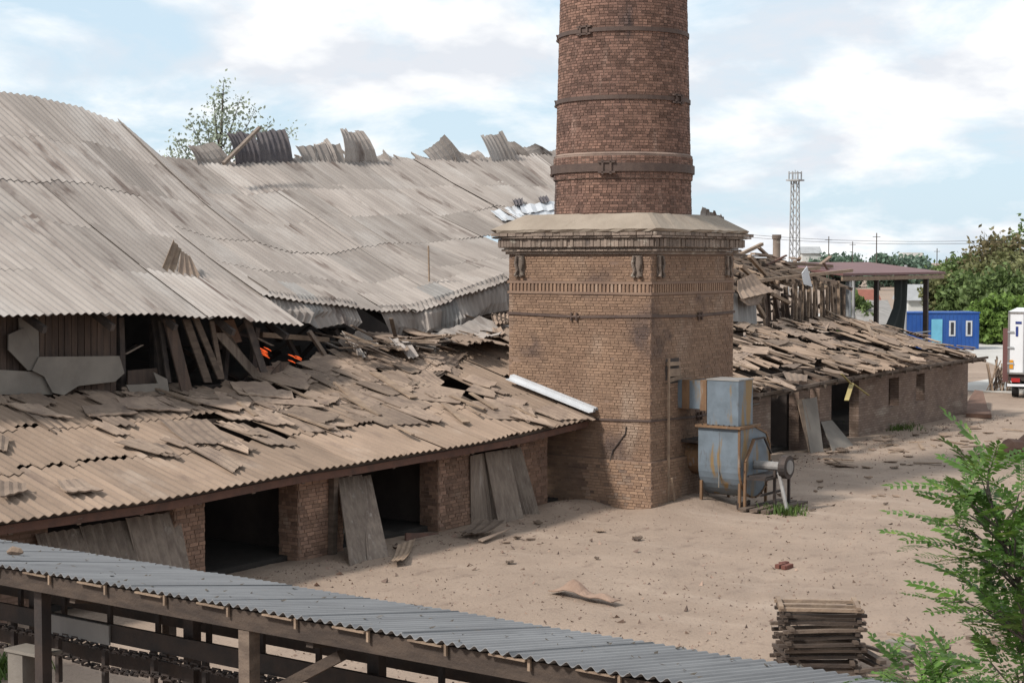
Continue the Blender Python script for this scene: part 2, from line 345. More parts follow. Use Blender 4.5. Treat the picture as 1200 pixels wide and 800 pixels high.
def ground_z(x, y):
    x = np.asarray(x, dtype=float); y = np.asarray(y, dtype=float)
    near = np.exp(-((x - 3) / 40.0) ** 2 - ((y + 4) / 25.0) ** 2)
    z = (vnoise(x, y, 0.35, 1) - .5) * 0.10 + (vnoise(x, y, 1.1, 2) - .5) * 0.035 + (vnoise(x, y, 2.6, 3) - .5) * 0.02
    z = z * near - 0.03
    z = z + 0.16 * np.exp(-((x - 0.6) / 1.6) ** 2 - ((y + 0.6) / 1.0) ** 2)         # sand drifted against the chimney
    z = z + 0.18 * np.exp(-((x + 1.2) / 1.6) ** 2 - ((y - 2.0) / 0.8) ** 2)
    z = z + 0.22 * np.exp(-((x - 2.2) / 1.3) ** 2 - ((y + 0.3) / 0.7) ** 2)
    z = z + 0.10 * np.exp(-((y - 2.3) / 0.8) ** 2) * (vnoise(x, y, .5, 4)) * near
    for off, amp in ((-7.5, .028), (-5.6, .028), (-10.2, .018), (-8.4, .018)):           # wheel ruts curving through the yard
        yc = off + 3.2 * np.sin((x + 8) / 16.0) + .25 * np.sin(x * .7); dd = y - yc
        z = z - amp * np.exp(-(dd / .22) ** 2) * near + amp * .5 * np.exp(-((np.abs(dd) - .42) / .16) ** 2) * near
    z = z + (vnoise(x, y, 4.5, 6) - .5) * 0.014 * near
    return z
gz = ground_z(GX, GY); nx_, ny_ = len(gx), len(gy)
idx = np.arange(nx_ * ny_).reshape(nx_, ny_)
F = np.stack([idx[:-1, :-1], idx[1:, :-1], idx[1:, 1:], idx[:-1, 1:]], -1).reshape(-1, 4)
me = quick_mesh('ground', np.stack([GX, GY, gz], -1).reshape(-1, 3), F)
me.polygons.foreach_set('use_smooth', [True] * len(me.polygons))
tag(link('ground', me, SAND), 'pale sandy yard of trodden dirt', None, None, 'structure')
def gzf(x, y): return float(ground_z(x, y))
mb = MB()
road = [(46, 9.5), (46, -2), (150, -2), (190, 60), (150, 70), (84, 22), (60, 9.5)]
mb.prism([(x, y, -0.02) for x, y in road], (0, 0, 0.05))
tag(mb.build('road', CONC), 'pale concrete drive beyond the far shed end', None, None, 'structure')

# ------------------------------------------------------------------ bricks
def brick_set(faces):
    """faces: origin, along, outward, width, z0, z1, course, length -> list of (centre, along, outward, l, h)"""
    out = []
    for o, al, nm, wd, z0, z1, ch, ln in faces:
        o, al, nm = Vector(o), Vector(al), Vector(nm); k = 0; z = z0
        while z + ch * 0.6 < z1:
            hd = (k % 3 == 2); l = ln / 2 if hd else ln
            x = -(l / 2 if k % 2 else 0.0) + (0.05 * ((k * 7) % 3))
            while x < wd - 0.03:
                a, b = max(x, 0), min(x + l, wd)
                if b - a > 0.05: out.append((o + al * ((a + b) / 2) + Vector((0, 0, z + ch / 2)), al, nm, b - a - 0.014, ch - 0.014))
                x += l
            k += 1; z += ch
    return out
UNIT = MB().box((-.5, -.5, -.5), (.5, .5, .5))
def brick_objs(lst, name, m, parent, n_obj, proud=0.014, depth=0.05, rest='brickwork'):
    lst = sorted(lst, key=lambda b: (b[0] - CAM).length + (0 if b[2].dot(CAM - b[0]) > 0 else 1000))
    me = UNIT.mesh(name); me.materials.append(m)
    for c, al, nm, l, h in lst[:n_obj]:
        o = link(name, me, None, parent, c + nm * (proud - depth / 2 + U(-.006, .006)), (0, 0, math.atan2(al.y, al.x) + U(-.01, .01)), (l * U(.96, 1.01), depth, h * U(.93, 1.02)))
    stuff = lst[n_obj:]
    if stuff:
        tag(bricks_mesh(stuff, rest, m, parent, proud, depth), kind='stuff')
def bricks_mesh(lst, name, m, parent, proud=0.014, depth=0.05):
    n = len(lst)
    C = np.array([tuple(b[0]) for b in lst]); A = np.array([tuple(b[1]) for b in lst]); NM = np.array([tuple(b[2]) for b in lst])
    l = np.array([b[3] for b in lst])[:, None] / 2 * NR.uniform(.95, 1.01, (n, 1)); h = np.array([b[4] for b in lst])[:, None] / 2 * NR.uniform(.92, 1.02, (n, 1))
    pr = proud + NR.uniform(-.007, .007, (n, 1)); Z = np.array([[0, 0, 1.0]])
    V = np.zeros((n, 8, 3)); q = 0
    for dpt in (pr - depth, pr):
        for a, b in ((-1, -1), (1, -1), (1, 1), (-1, 1)):
            V[:, q] = C + A * l * a + Z * h * b + NM * dpt; q += 1
    fs = np.array([(4, 5, 6, 7), (0, 1, 5, 4), (1, 2, 6, 5), (2, 3, 7, 6), (3, 0, 4, 7)])
    F = (np.arange(n)[:, None, None] * 8 + fs[None]).reshape(-1, 4)
    org = C.mean(0)
    me = quick_mesh(name, V.reshape(-1, 3) - org, F)
    return link(name, me, m, parent, org)

# ------------------------------------------------------------------ the chimney
S = 4.86
ch = thing('brick_chimney', (S / 2, S / 2, 0), 'huge round brick chimney on a square brick base with cornice', 'chimney')
def ringbox(mb, off, z0, z1): return mb.box((-off, -off, z0), (S + off, S + off, z1))
core = MB(); core.box((0.0, 0.0, -0.3), (S, S, 7.18)); 
base = core.build('base', MORTAR, ch)
pl = MB(); ringbox(pl, 0.085, -0.3, 1.36); plinth = pl.build('plinth', MORTAR, ch)
faces, pfaces = [], []
for o, al, nm in (((0, S, 0), (0, -1, 0), (-1, 0, 0)), ((0, 0, 0), (1, 0, 0), (0, -1, 0)), ((S, 0, 0), (0, 1, 0), (1, 0, 0)), ((S, S, 0), (-1, 0, 0), (0, 1, 0))):
    o, al, nm = Vector(o), Vector(al), Vector(nm)
    faces.append((o, al, nm, S, 1.37, 6.02, 0.08, 0.27)); faces.append((o, al, nm, S, 6.40, 7.16, 0.08, 0.27))
    pfaces.append((o + nm * 0.085 - al * 0.085, al, nm, S + .17, -0.08, 1.36, 0.084, 0.27))
allb = brick_set(pfaces); up_b = brick_set(faces)
hole = lambda b: abs(b[0].y) < 0.1 and 0.82 < b[0].x < 1.55 and 3.55 < b[0].z < 4.2
up_b = [b for b in up_b if not hole(b) and R.random() > .012]
brick_objs(allb, 'brick', BRICK, plinth, 300)
tag(bricks_mesh(up_b, 'brickwork', BRICK, base), kind='stuff')
# dentil course, string courses, cornice
mb = MB(); ringbox(mb, 0.045, 6.33, 6.40); ringbox(mb, 0.04, 6.03, 6.10); mb.build('string_course', MORTAR, ch)
dm = MB().box((-.035, -.035, 0), (.035, .035, .23)).mesh('dentil'); dm.materials.append(BRICK)
for o, al, nm in (((0, S, 0), (0, -1, 0), (-1, 0, 0)), ((0, 0, 0), (1, 0, 0), (0, -1, 0)), ((S, 0, 0), (0, 1, 0), (1, 0, 0)), ((S, S, 0), (-1, 0, 0), (0, 1, 0))):
    o, al, nm = Vector(o), Vector(al), Vector(nm)
    for i in range(37): link('dentil', dm, None, ch, o + al * (0.09 + i * 0.13) + Vector((0, 0, 6.10)) + nm * 0.005)
    for t in (0.42, S - 0.42):                                        # scrolled brackets under the cornice
        c = o + al * t + nm * 0.03; mb = MB()
        mb.beam(c + Vector((0, 0, 6.52)), c + Vector((0, 0, 7.14)), 0.30, 0.03, up=nm)
        for sgn in (-1, 1):
            mb.tube([c + nm * .05 + al * sgn * .10 + Vector((0, 0, 7.12)), c + nm * .07 + al * sgn * .13 + Vector((0, 0, 6.9)), c + nm * .06 + al * sgn * .07 + Vector((0, 0, 6.7)), c + nm * .08 + al * sgn * .13 + Vector((0, 0, 6.56)), c + nm * .06 + al * sgn * .06 + Vector((0, 0, 6.52))], [.045, .05, .045, .055, .04], 6)
        mb.build('bracket', CORNICE, ch)
mb = MB()
for off, z0, z1 in ((0.08, 7.17, 7.25), (0.15, 7.255, 7.32), (0.11, 7.325, 7.36), (0.22, 7.365, 7.62), (0.31, 7.625, 7.69), (0.34, 7.695, 7.795)): ringbox(mb, off, z0, z1)
cor = mb.build('cornice', CORNICE, ch)
rows = []
for off, z0, h, ln, pr in ((0.22, 7.385, .22, 0.11, 0.05), (0.31, 7.635, .05, .27, .03), (0.34, 7.70, .085, .25, .05), (0.15, 7.262, .055, .14, .02)):
    for o, al, nm in (((0, S, 0), (0, -1, 0), (-1, 0, 0)), ((0, 0, 0), (1, 0, 0), (0, -1, 0)), ((S, 0, 0), (0, 1, 0), (1, 0, 0)), ((S, S, 0), (-1, 0, 0), (0, 1, 0))):
        o, al, nm = Vector(o), Vector(al), Vector(nm); x = -off
        while x < S + off:
            l = ln * U(.8, 1.2)
            if R.random() < 0.95: rows.append((o + nm * (off + pr * U(.3, 1)) + al * (x + l / 2) + Vector((0, 0, z0 + h / 2)), al, nm, l - .012, h))
            x += l
tag(bricks_mesh(rows, 'cornice_brick', CORNICE, cor), kind='stuff')
mb = MB(); a, b = -0.43, S + 0.43; i0, i1 = S / 2 - 2.15, S / 2 + 2.15
npt = 22
def rim(z, off):
    pts = []
    for k, (p, q) in enumerate((((a, a), (b, a)), ((b, a), (b, b)), ((b, b), (a, b)), ((a, b), (a, a)))):
        for i in range(npt):
            t = i / npt; x, y = lerp(p[0], q[0], t), lerp(p[1], q[1], t); c = S / 2
            s = off + U(-.012, .012) if i else off - .05 * R.random(); pts.append((c + (x - c) * s, c + (y - c) * s, z + U(-.015, .015)))
    return pts
r0, r1, r2 = rim(7.80, .985), rim(7.88, 1.0), rim(8.33, 2.15 / (S / 2 + .43)); nn = len(r0)
mb.add(r0 + r1 + r2, [tuple(range(nn))[::-1]] + [(i, (i + 1) % nn, (i + 1) % nn + nn, i + nn) for i in range(nn)] + [(i + nn, (i + 1) % nn + nn, (i + 1) % nn + 2 * nn, i + 2 * nn) for i in range(nn)] + [tuple(range(2 * nn, 3 * nn))])
mb.build('cap_slab', CAP, ch)
# shaft
SC = (S / 2, S / 2); TOPZ = 23.0
def rad(z): return 2.03 - 0.026 * (z - 8.3)
mb = MB(); mb.ring(SC, 0.9, rad(8.2), 8.2, TOPZ, 64, 0.9, rad(TOPZ)); shaft = mb.build('shaft', MORTARSH, ch)
sb = []; z = 8.28; k = 0
while z < TOPZ:
    r = rad(z); ang = U(0, .1); hdr = k % 4 != 3
    while ang < 2 * math.pi:
        l = (0.135 if hdr else 0.265) * U(.97, 1.03); da = l / r; t = ang + da / 2
        nm = Vector((math.cos(t), math.sin(t), 0)); sb.append((Vector((SC[0], SC[1], z + .04)) + nm * r * math.cos(da / 2), Vector((-nm.y, nm.x, 0)), nm, l - .013, .067)); ang += da
    z += 0.08; k += 1
tag(bricks_mesh(sb, 'brickwork', BRICKSH, shaft, 0.018), kind='stuff')
mb = MB(); z = 10.05; mb.ring(SC, 1.7, rad(z) + .075, 9.35, z, 64, 1.7, rad(z) + .075); belt = mb.build('belt_course', MORTARSH, ch)
bb = []
for z in (9.36, 9.44, 9.52, 9.60, 9.68, 9.76, 9.84, 9.92):
    r = rad(10.05) + .075; ang = 0
    while ang < 2 * math.pi:
        da = .135 / r; t = ang + da / 2; nm = Vector((math.cos(t), math.sin(t), 0)); bb.append((Vector((SC[0], SC[1], z + .04)) + nm * r, Vector((-nm.y, nm.x, 0)), nm, .122, .067)); ang += da
tag(bricks_mesh(bb, 'brickwork', BRICKSH, belt, 0.012), kind='stuff')
mb = MB(); mb.ring(SC, 1.75, rad(10.05) + .085, 10.05, 10.10, 64, 1.75, rad(10.1) + .03); mb.build('ledge', MORTARSH, ch)
def clamp(mb, z, phi, r, h):
    nm = Vector((math.cos(phi), math.sin(phi), 0)); al = Vector((-nm.y, nm.x, 0)); c = Vector((SC[0], SC[1], z)) + nm * (r + .03)
    for s in (-1, 1): mb.beam(c + al * s * .12 + Vector((0, 0, -h)), c + al * s * .12 + Vector((0, 0, h)), .06, .09, up=nm)
    mb.beam(c - al * .25 + Vector((0, 0, h * .7)), c + al * .25 + Vector((0, 0, h * .7)), .09, .05); mb.beam(c - al * .25 - Vector((0, 0, h * .7)), c + al * .25 - Vector((0, 0, h * .7)), .09, .05)
PH = math.atan2(CAM.y - SC[1], CAM.x - SC[0])         # the side that faces the yard
for z, h, dphi, ex in ((13.6, .12, -.62, .02), (11.66, .12, .92, .02), (9.66, .24, -.22, .10), (15.6, .12, .3, .02), (17.6, .12, -.9, .02), (19.6, .12, .5, .02)):
    r = rad(z) + ex
    mb = MB(); mb.ring(SC, r - .05, r + .035, z - h / 2, z + h / 2, 64); bd = mb.build('tie_band', IRON, ch)
    mb = MB(); clamp(mb, z, PH + dphi, r, h / 2 + .09); mb.build('clamp', IRON, bd)
    for q in (2.1, -1.72):
        mb = MB(); clamp(mb, z, PH + q, r, h / 2 + .05); mb.build('clamp', IRON, bd)
for z, h, off in ((5.45, .075, 0.0), (2.52, .06, 0.0)):
    mb = MB()
    e = .035
    for p, q in (((-e, -e), (S + e, -e)), ((S + e, -e), (S + e, S + e)), ((S + e, S + e), (-e, S + e)), ((-e, S + e), (-e, -e))):
        m0 = Vector(((p[0] + q[0]) / 2, (p[1] + q[1]) / 2, z - .07)); mb.beam((*p, z), m0, .03, h); mb.beam(m0, (*q, z), .03, h)
    bd = mb.build('tie_band', IRON, ch)
    for c, up in (((-.06, S / 2 + .1, z - .07), (-1, 0, 0)), ((S / 2 + .3, -.06, z - .07), (0, -1, 0))):
        c = Vector(c); al = Vector(up).cross(Vector((0, 0, 1))); mb = MB()
        for s in (-1, 1): mb.tube([c + al * .09 * s + Vector((0, 0, -.12)), c + al * .09 * s + Vector((0, 0, .12))], .035, 6)
        mb.tube([c - al * .2, c + al * .2], .03, 6); mb.build('clamp', IRON, bd)
mb = MB(); mb.box((0.80, -.02, 3.5), (1.55, .10, 4.22)); mb.build('flue_hole_shade', DARKWALL, ch)  # solid dark slab, painted shade in place of a real hole
for k in range(4):
    mb = MB(); z = 3.58 + k * .14; mb.beam((.80 + U(0, .1), -.06, z + U(-.05, .08)), (1.5 + U(-.1, .1), -.07, z + U(-.05, .1)), .07, .11); tag(mb.build('infill_plank', PALEWOOD, ch))
cp = [P(734, 500, X=-.03), P(733, 508, X=-.03), P(724, 520, X=-.03), P(718, 528, X=-.03), P(715, 540, X=-.1)]
mb = MB(); mb.tube(cp, .022, 5); mb.build('cable', DARKSTEEL, ch)

# ------------------------------------------------------------------ left drying shed
WY, EY, TY = 2.7, 2.0, 8.0                      # lean-to wall, its eave, its top
sh = thing('drying_shed', (-9, 9, 0), 'long brick drying shed left of the chimney under a sagging corrugated roof', 'shed')
eave = interp([(p.x, p.z) for p in (P(-60, 622, Y=EY), P(0, 610, Y=EY), P(190, 584, Y=EY), P(347, 553, Y=EY), P(415, 543, Y=EY), P(600, 511, Y=EY), P(695, 488, Y=EY))])
topz = interp([(p.x, p.z) for p in (P(-60, 466, Y=TY), P(0, 466, Y=TY), P(180, 462, Y=TY), P(300, 446, Y=TY), P(430, 412, Y=TY), P(590, 398, Y=TY))])
def lean(x, y):
    t = (y - EY) / (TY - EY); return Vector((x, y, lerp(eave(x), topz(lerp(x, x + 0, t)), t)))
# frame: purlins and rafters under the sheets
for y in (2.15, 4.0, 6.0, 7.8):
    fr = MB()
    for x in np.arange(-22, -.3, 1.5): fr.beam(lean(x, y) - Vector((0, 0, .13)), lean(min(x + 1.5, -.05), y) - Vector((0, 0, .13)), .09, .12)
    fr.build('purlin', WOOD, sh)
for x in np.arange(-21.5, -.3, 1.6): MB().beam(lean(x, 2.05) - Vector((0, 0, .25)), lean(x, 7.9) - Vector((0, 0, .25)), .1, .14).build('rafter', WOOD, sh)
lf = sh
mb = MB()
for x in np.arange(-22, -.3, 1.0): mb.beam(lean(x, 2.06) - Vector((0, 0, .20)), lean(min(x + 1.0, -.06), 2.06) - Vector((0, 0, .20)), .05, .17)
mb.build('fascia', FASCIA, sh)
# sheets
CW = 1.68
rows_y = [(8.05, 5.75), (6.05, 3.75), (4.05, 1.82)]
missing = {(8, 0), (10, 0), (11, 1), (6, 1)}
for ci, x in enumerate(np.arange(-22.2, -0.1, CW)):
    x1 = min(x + CW + .24, 0.02)
    for ri, (ya, yb) in enumerate(rows_y):
        if (ci, ri) in missing: continue
        j = lambda s=.03: Vector((U(-s, s), U(-s, s), U(0, s)))
        mess = 0.04 if ci > 6 else .015
        up = Vector((0, 0, .05 + .012 * (2 - ri)))
        z = [lean(x, ya), lean(x1, ya), lean(x, yb) if yb > EY else lean(x, EY) + (lean(x, EY) - lean(x, 3)) * (EY - yb), lean(x1, yb) if yb > EY else lean(x1, EY) + (lean(x1, EY) - lean(x1, 3)) * (EY - yb)]
        z = [p + up + j(mess) for p in z]; z[2].z += .012; z[3].z += .012
        mb = MB(); corr(mb, z, (x1 - x) / .24, .027, 2, 8, thick=.014, rag=(.0 if ri == 2 else .15) if R.random() < .75 else .05, ragtop=.08 if ri else .2)
        mb.build('roof_sheet', DUSTY, lf)
for x in (0.02, 1.6, 3.1):
    for ya, yb in ((8.05, 6.2), (6.5, 4.98)):
        c = [lean(x, ya), lean(x + 1.7, ya), lean(x, yb), lean(x + 1.7, yb)]; c = [p + Vector((U(-.05, .05), U(-.02, .05), .06 + U(0, .1))) for p in c]
        mb = MB(); corr(mb, c, 7, .028, 2, 6, rag=.2, ragtop=.2); mb.build('roof_sheet', DUSTY, lf)
# walls
def pier_px(x0, x1, ybot, front_y=WY, depth=.65, h=None):
    a, b = P(x0, ybot, Y=front_y).x, P(x1, ybot, Y=front_y).x
    return a, b
piers = [(205, 240, 655), (350, 402, 660), (514, 551, 622), (607, 641, 605)]
pbr = []
for x0, x1, yb in piers:
    a, b = pier_px(x0, x1, yb); h = eave((a + b) / 2) - .02
    mb = MB(); mb.box((a, WY, -.2), (b, WY + .62, h)); pc = mb.build('pier', MORTAR, sh)
    lst = brick_set([(Vector((a, WY, 0)), Vector((1, 0, 0)), Vector((0, -1, 0)), b - a, 0.0, h - .02, .092, .27), (Vector((a, WY + .62, 0)), Vector((0, -1, 0)), Vector((-1, 0, 0)), .62, 0.0, h - .02, .092, .27)])
    brick_objs(lst, 'brick', OLDBRICK, pc, 75, .02)
mb = MB(); mb.box((-22, WY + .35, -.2), (-.05, 8.1, .11)); mb.build('shade_floor', SHADEFLOOR, sh)  # floor added near-black so the doorways look dark
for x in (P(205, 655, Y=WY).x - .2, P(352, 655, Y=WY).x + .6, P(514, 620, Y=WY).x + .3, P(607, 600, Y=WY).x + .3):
    mb = MB(); mb.box((x, WY + .7, -.2), (x + .3, 8.1, 2.3)); mb.build('added_cross_wall', DARKWALL, sh)  # cross walls added to keep the doorways dark
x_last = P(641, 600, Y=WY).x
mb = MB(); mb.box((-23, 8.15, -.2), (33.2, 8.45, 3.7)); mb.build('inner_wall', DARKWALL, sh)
mb = MB(); mb.box((-23, WY + .1, -.2), (P(60, 640, Y=WY).x, WY + .5, 2.0)); mb.build('wall', OLDWALL, sh)
mb = MB(); mb.beam((P(385, 660, Y=WY).x, WY - .12, 0), (P(387, 560, Y=WY).x, WY - .12, 2.0), .16, .16); mb.build('door_post', WOOD, sh)
mb = MB(); mb.beam((P(672, 580, Y=WY).x - .1, WY, 0), (P(672, 580, Y=WY).x - .1, WY, 2.3), .12, .12); mb.build('door_post', WOOD, sh)

# upper roof
RY, UY = 18.0, 7.2
ridge = interp([(p.x, p.z) for p in (P(-150, 108, Y=RY), P(0, 113, Y=RY), P(40, 120, Y=RY), P(135, 142, Y=RY), P(160, 165, Y=RY), P(190, 192, Y=RY), P(270, 196, Y=RY), P(340, 190, Y=RY), P(440, 192, Y=RY), P(550, 192, Y=RY), P(650, 182, Y=RY), P(760, 190, Y=RY))])
ue_left = interp([(p.x, p.z) for p in (P(-80, 371, Y=UY), P(0, 370, Y=UY), P(185, 366, Y=UY))] + [(P(350, 381, Y=UY).x, P(350, 381, Y=UY).z)])
FY = 8.6
fold_px = [(290, 343), (330, 352), (370, 356), (410, 359), (440, 366), (480, 366), (540, 348), (592, 328), (680, 322)]
ue_right = interp([(P(x, y, Y=FY).x, P(x, y, Y=FY).z) for x, y in fold_px])
XS = P(350, 381, Y=UY).x
def roofp(x, t, right):
    r = Vector((x, RY, ridge(x)))
    e = Vector((x, FY, ue_right(x))) if right else Vector((x, UY, ue_left(x)))
    p = lerp(r, e, t)
    p.z += -0.30 * math.sin(math.pi * t) + (0.19 * math.sin(x * .55 + t * 2.1) + .09 * math.sin(x * 1.3 - t * 3.0)) * math.sin(math.pi * min(1, t * 1.05))
    return p
for x in np.arange(-21, 22, 2.0):
    rt = x > XS - .2; rf = MB()
    for k in range(4): rf.beam(roofp(x, k / 4, rt) - Vector((0, 0, .35)), roofp(x, (k + 1) / 4, rt) - Vector((0, 0, .35)), .12, .16)
    rf.build('upper_rafter', CHAR, sh)
rframe = sh
for y in (RY,):
    mb = MB()
    for x in np.arange(-22, 24, 2.0): mb.beam(roofp(x, 0.01, x > XS) - Vector((0, 0, .28)), roofp(x + 2, 0.01, x > XS) - Vector((0, 0, .28)), .14, .16)
    mb.build('ridge_beam', CHAR, sh)
nr = 5
def col_sheets(x, x1, right, rows=range(nr), skip=()):
    jx = U(-.02, .02); colz = U(-.01, .045); rsplit = R.choice((2, 2, 2, 1)) if not right else R.choice((3, 3, 3, 2)); bad = R.random() < .2
    for ri in rows:
        if ri in skip: continue
        ta, tb = ri / nr - .012, (ri + 1) / nr + .018
        up = Vector((0, 0, .06 + colz + .006 * (nr - ri) + (.022 if ri < rsplit else 0)))
        jit = lambda: Vector((U(-.004, .004), U(-.01, .01), U(0, .008)))
        z = [roofp(x + jx, max(ta, -.01), right) + up + jit(), roofp(x1 + jx, max(ta, -.01), right) + up + jit(), roofp(x + jx, tb, right) + up + jit(), roofp(x1 + jx, tb, right) + up + jit()]
        mb = MB(); corr(mb, z, 8, .028, 2, 8, thick=.014, rag=(.05 if bad else 0))
        mb.build('roof_sheet', SLATE, rframe)
for x in np.arange(XS - 1.92 - 9 * CW, XS - .5, CW): col_sheets(x, x + CW + .24, False)
xr = P(300, 335, Y=FY).x
for i, x in enumerate(np.arange(xr, 20.5, CW)):
    # sheets right of the break; the far end has fallen in behind the chimney
    n_lo = nr if x < P(600, 330, Y=FY).x + 3 else 3
    col_sheets(x, x + CW + .24, True, range(nr - 1, nr) if x + CW < XS else range(n_lo))
# part of the right roof above the first columns of the left one (the ridge runs on)
# bent-down lower edge right of the break
bot_px = interp([(318, 366), (345, 376), (400, 384), (446, 392), (465, 396), (490, 402), (545, 384), (594, 362), (640, 350)])
fold = interp(fold_px)
pxs = [318, 332, 350, 372, 392, 418, 446, 462, 482, 496, 512, 535, 552, 572, 594]
def polysheet(mb, rows_lr, waves, amp, seg=6, thick=.016):
    rows_lr = [(Vector(a), Vector(b)) for a, b in rows_lr]; k = len(rows_lr); cols = int(waves * seg) + 1; T, B = [], []
    for i in range(cols):
        u = i / (cols - 1)
        for r in range(k):
            a, b = rows_lr[r]; p = lerp(a, b, u); a2, b2 = rows_lr[min(r + 1, k - 1)]; a0, b0 = rows_lr[max(r - 1, 0)]
            n = (b - a).cross(lerp(a0, b0, u) - lerp(a2, b2, u)).normalized()
            h = amp * math.cos(2 * math.pi * u * waves); T.append(p + n * h); B.append(p + n * (h - thick))
    o = len(mb.v); tot = cols * k; mb.v += [tuple(p) for p in T + B]
    for i in range(cols - 1):
        for r in range(k - 1):
            a = o + i * k + r; q = a + k; mb.f.append((a, a + 1, q + 1, q)); mb.f.append((a + tot, q + tot, q + 1 + tot, a + 1 + tot))
        a = o + i * k; mb.f.append((a, a + k, a + k + tot, a + tot)); a += k - 1; mb.f.append((a, a + tot, a + k + tot, a + k))
    for r in range(k - 1):
        a = o + r; mb.f.append((a, a + tot, a + 1 + tot, a + 1)); a = o + (cols - 1) * k + r; mb.f.append((a, a + 1, a + 1 + tot, a + tot))
    return mb
def bend_rows(px, skew):
    f = P(px, fold(px), Y=FY); bt = P(px + skew, bot_px(px) + U(-6, 6), Y=FY - .35 + U(-.3, .3)); up = Vector((0, 0, .13))
    t1 = roofp(f.x, .90, True) + up; t2 = roofp(f.x, .985, True) + up + Vector((0, 0, .03))
    m1 = lerp(f, bt, .25) + Vector((U(-.12, .12), -.06 + U(-.16, .10), U(-.05, .06))); m2 = lerp(f, bt, .65) + Vector((U(-.15, .15), -.05 + U(-.22, .16), U(-.08, .08)))
    return [t1, t2, m1, m2, bt]
BR = {p: bend_rows(p, U(-6, 14)) for p in pxs}
for a, b in zip(pxs[:-1], pxs[1:]):
    if (a, b) == (418, 446): continue
    mb = MB(); polysheet(mb, list(zip(BR[a], BR[b])), max(3, round((b - a) / 4.6)), .028); mb.build('bent_sheet', SLATE if R.random() < .6 else GALVEDGE, sh)
# curled and torn sheets standing up along the ridge: base pixels (x0, x1, y), tip pixels
curls = [((398, 440, 190), (401, 146), (428, 150), SLATE), ((428, 470, 195), (432, 170), (452, 185), SLATE), ((455, 482, 192), (449, 173), (470, 183), SLATE), ((476, 520, 193), (470, 186), (490, 180), SLATE), ((505, 545, 193), (494, 174), (520, 155), SLATE),
         ((530, 562, 192), (526, 162), (545, 178), SLATE), ((572, 600, 190), (563, 157), (588, 151), SLATE), ((596, 622, 192), (590, 158), (604, 164), SLATE), ((614, 650, 190), (610, 172), (626, 165), SLATE),
         ((640, 680, 186), (636, 178), (655, 170), SLATE), ((228, 272, 200), (220, 166), (252, 164), SLATE), ((272, 300, 196), (267, 150), (298, 150), SOOTSLATE), ((298, 338, 196), (300, 150), (334, 145), SOOTSLATE),
         ((352, 398, 192), (345, 168), (398, 166), SLATE), ((362, 392, 172), (368, 163), (384, 158), SLATE), ((56, 92, 152), (45, 117), (80, 133), SLATE), ((80, 118, 155), (78, 127), (108, 140), SLATE), ((110, 150, 160), (108, 134), (140, 146), SLATE),
         ((0, 48, 140), (0, 112), (45, 121), SLATE)]
for k in range(11):
    x_ = 345 + k * 29 + U(-9, 9); w2 = U(16, 30); curls.append(((x_, x_ + w2, 191), (x_ - U(2, 7), 191 - U(6, 20)), (x_ + w2 * U(.4, .8), 191 - U(4, 22)), SLATE))
for (x0, x1, y0), t0, t1, m in curls:
    dy = -U(.1, .5)
    c = [P(*t0, Y=RY - dy), P(*t1, Y=RY - dy * .8), roofp(P(x0, y0, Y=RY).x, .035, P(x0, y0, Y=RY).x > XS) + Vector((0, 0, -.03)), roofp(P(x1, y0, Y=RY).x, .035, P(x0, y0, Y=RY).x > XS) + Vector((0, 0, -.03))]
    mb = MB(); corr(mb, c, 6, .035, 4, 4, curl=-U(.05, .22), ragtop=.10, sag=U(0, .15))
    mb.build('torn_ridge_sheet', m, rframe)
mb = MB(); mb.beam(P(262, 192, Y=16.6), P(304, 150, Y=17.0), .13, .10); mb.build('loose_batten', GREYWOOD, rframe)
# pale sheets added as a bright patch high on the slope
def onroof(px, py, up=.16):
    lo, hi = 0.0, 1.0
    for _ in range(30):
        t = (lo + hi) / 2; yy = lerp(RY, FY, t); p = P(px, py, Y=yy)
        if p.z > roofp(p.x, t, True).z: hi = t
        else: lo = t
    return P(px, py, Y=lerp(RY, FY, lo)) + Vector((0, 0, up))
for q in ([(574, 254), (612, 245), (588, 266), (622, 258)], [(608, 247), (656, 241), (612, 257), (660, 254)], [(590, 260), (650, 250), (596, 266), (655, 258)]):
    mb = MB(); corr(mb, [onroof(*p) for p in q], 4, .03, 2, 4, rag=.3, lift=.06); tag(mb.build('bright_patch_sheet', WHITE, sh), 'pale bright sheet added on the slope')
for q in ([(600, 243), (612, 241), (603, 250), (613, 249)], [(630, 240), (640, 238), (634, 248), (644, 245)]):
    mb = MB(); corr(mb, [onroof(*p, .3) for p in q], 3, .04, 1, 4, rag=.4); mb.build('loose_sheet', SOOTSLATE, sh)
# rear slope and end walls keep the inside dark
mb = MB()
for x in np.arange(-22, 20, 3.4): corr(mb, [Vector((x, RY + .1, ridge(x) - .15)), Vector((x + 3.4, RY + .1, ridge(x + 3.4) - .15)), Vector((x, 29, 5.2)), Vector((x + 3.4, 29, 5.2))], 14, .04, 2, 4)
tag(mb.build('rear_roof_slope', SLATE, sh), kind='stuff')
mb = MB(); mb.box((-22.2, 28.6, -.2), (34, 28.9, 5.1)); mb.build('rear_wall', DARKWALL, sh)
mb = MB(); mb.prism([(-22.3, 8.2, 0), (-22.3, 28.6, 0), (-22.3, 28.6, 5), (-22.3, 18, 11.2), (-22.3, 8.2, 5.2)], (.25, 0, 0)); mb.build('end_wall', OLDWALL, sh)
mb = MB(); mb.box((-22.3, WY + .1, 0), (-22.05, 8.1, 2.0)); mb.build('lean_to_end_wall', OLDWALL, sh)
mb = MB(); mb.box((-22, 8.5, 3.2), (33, 28.5, 3.3)); mb.build('kiln_top', CHAR, sh)

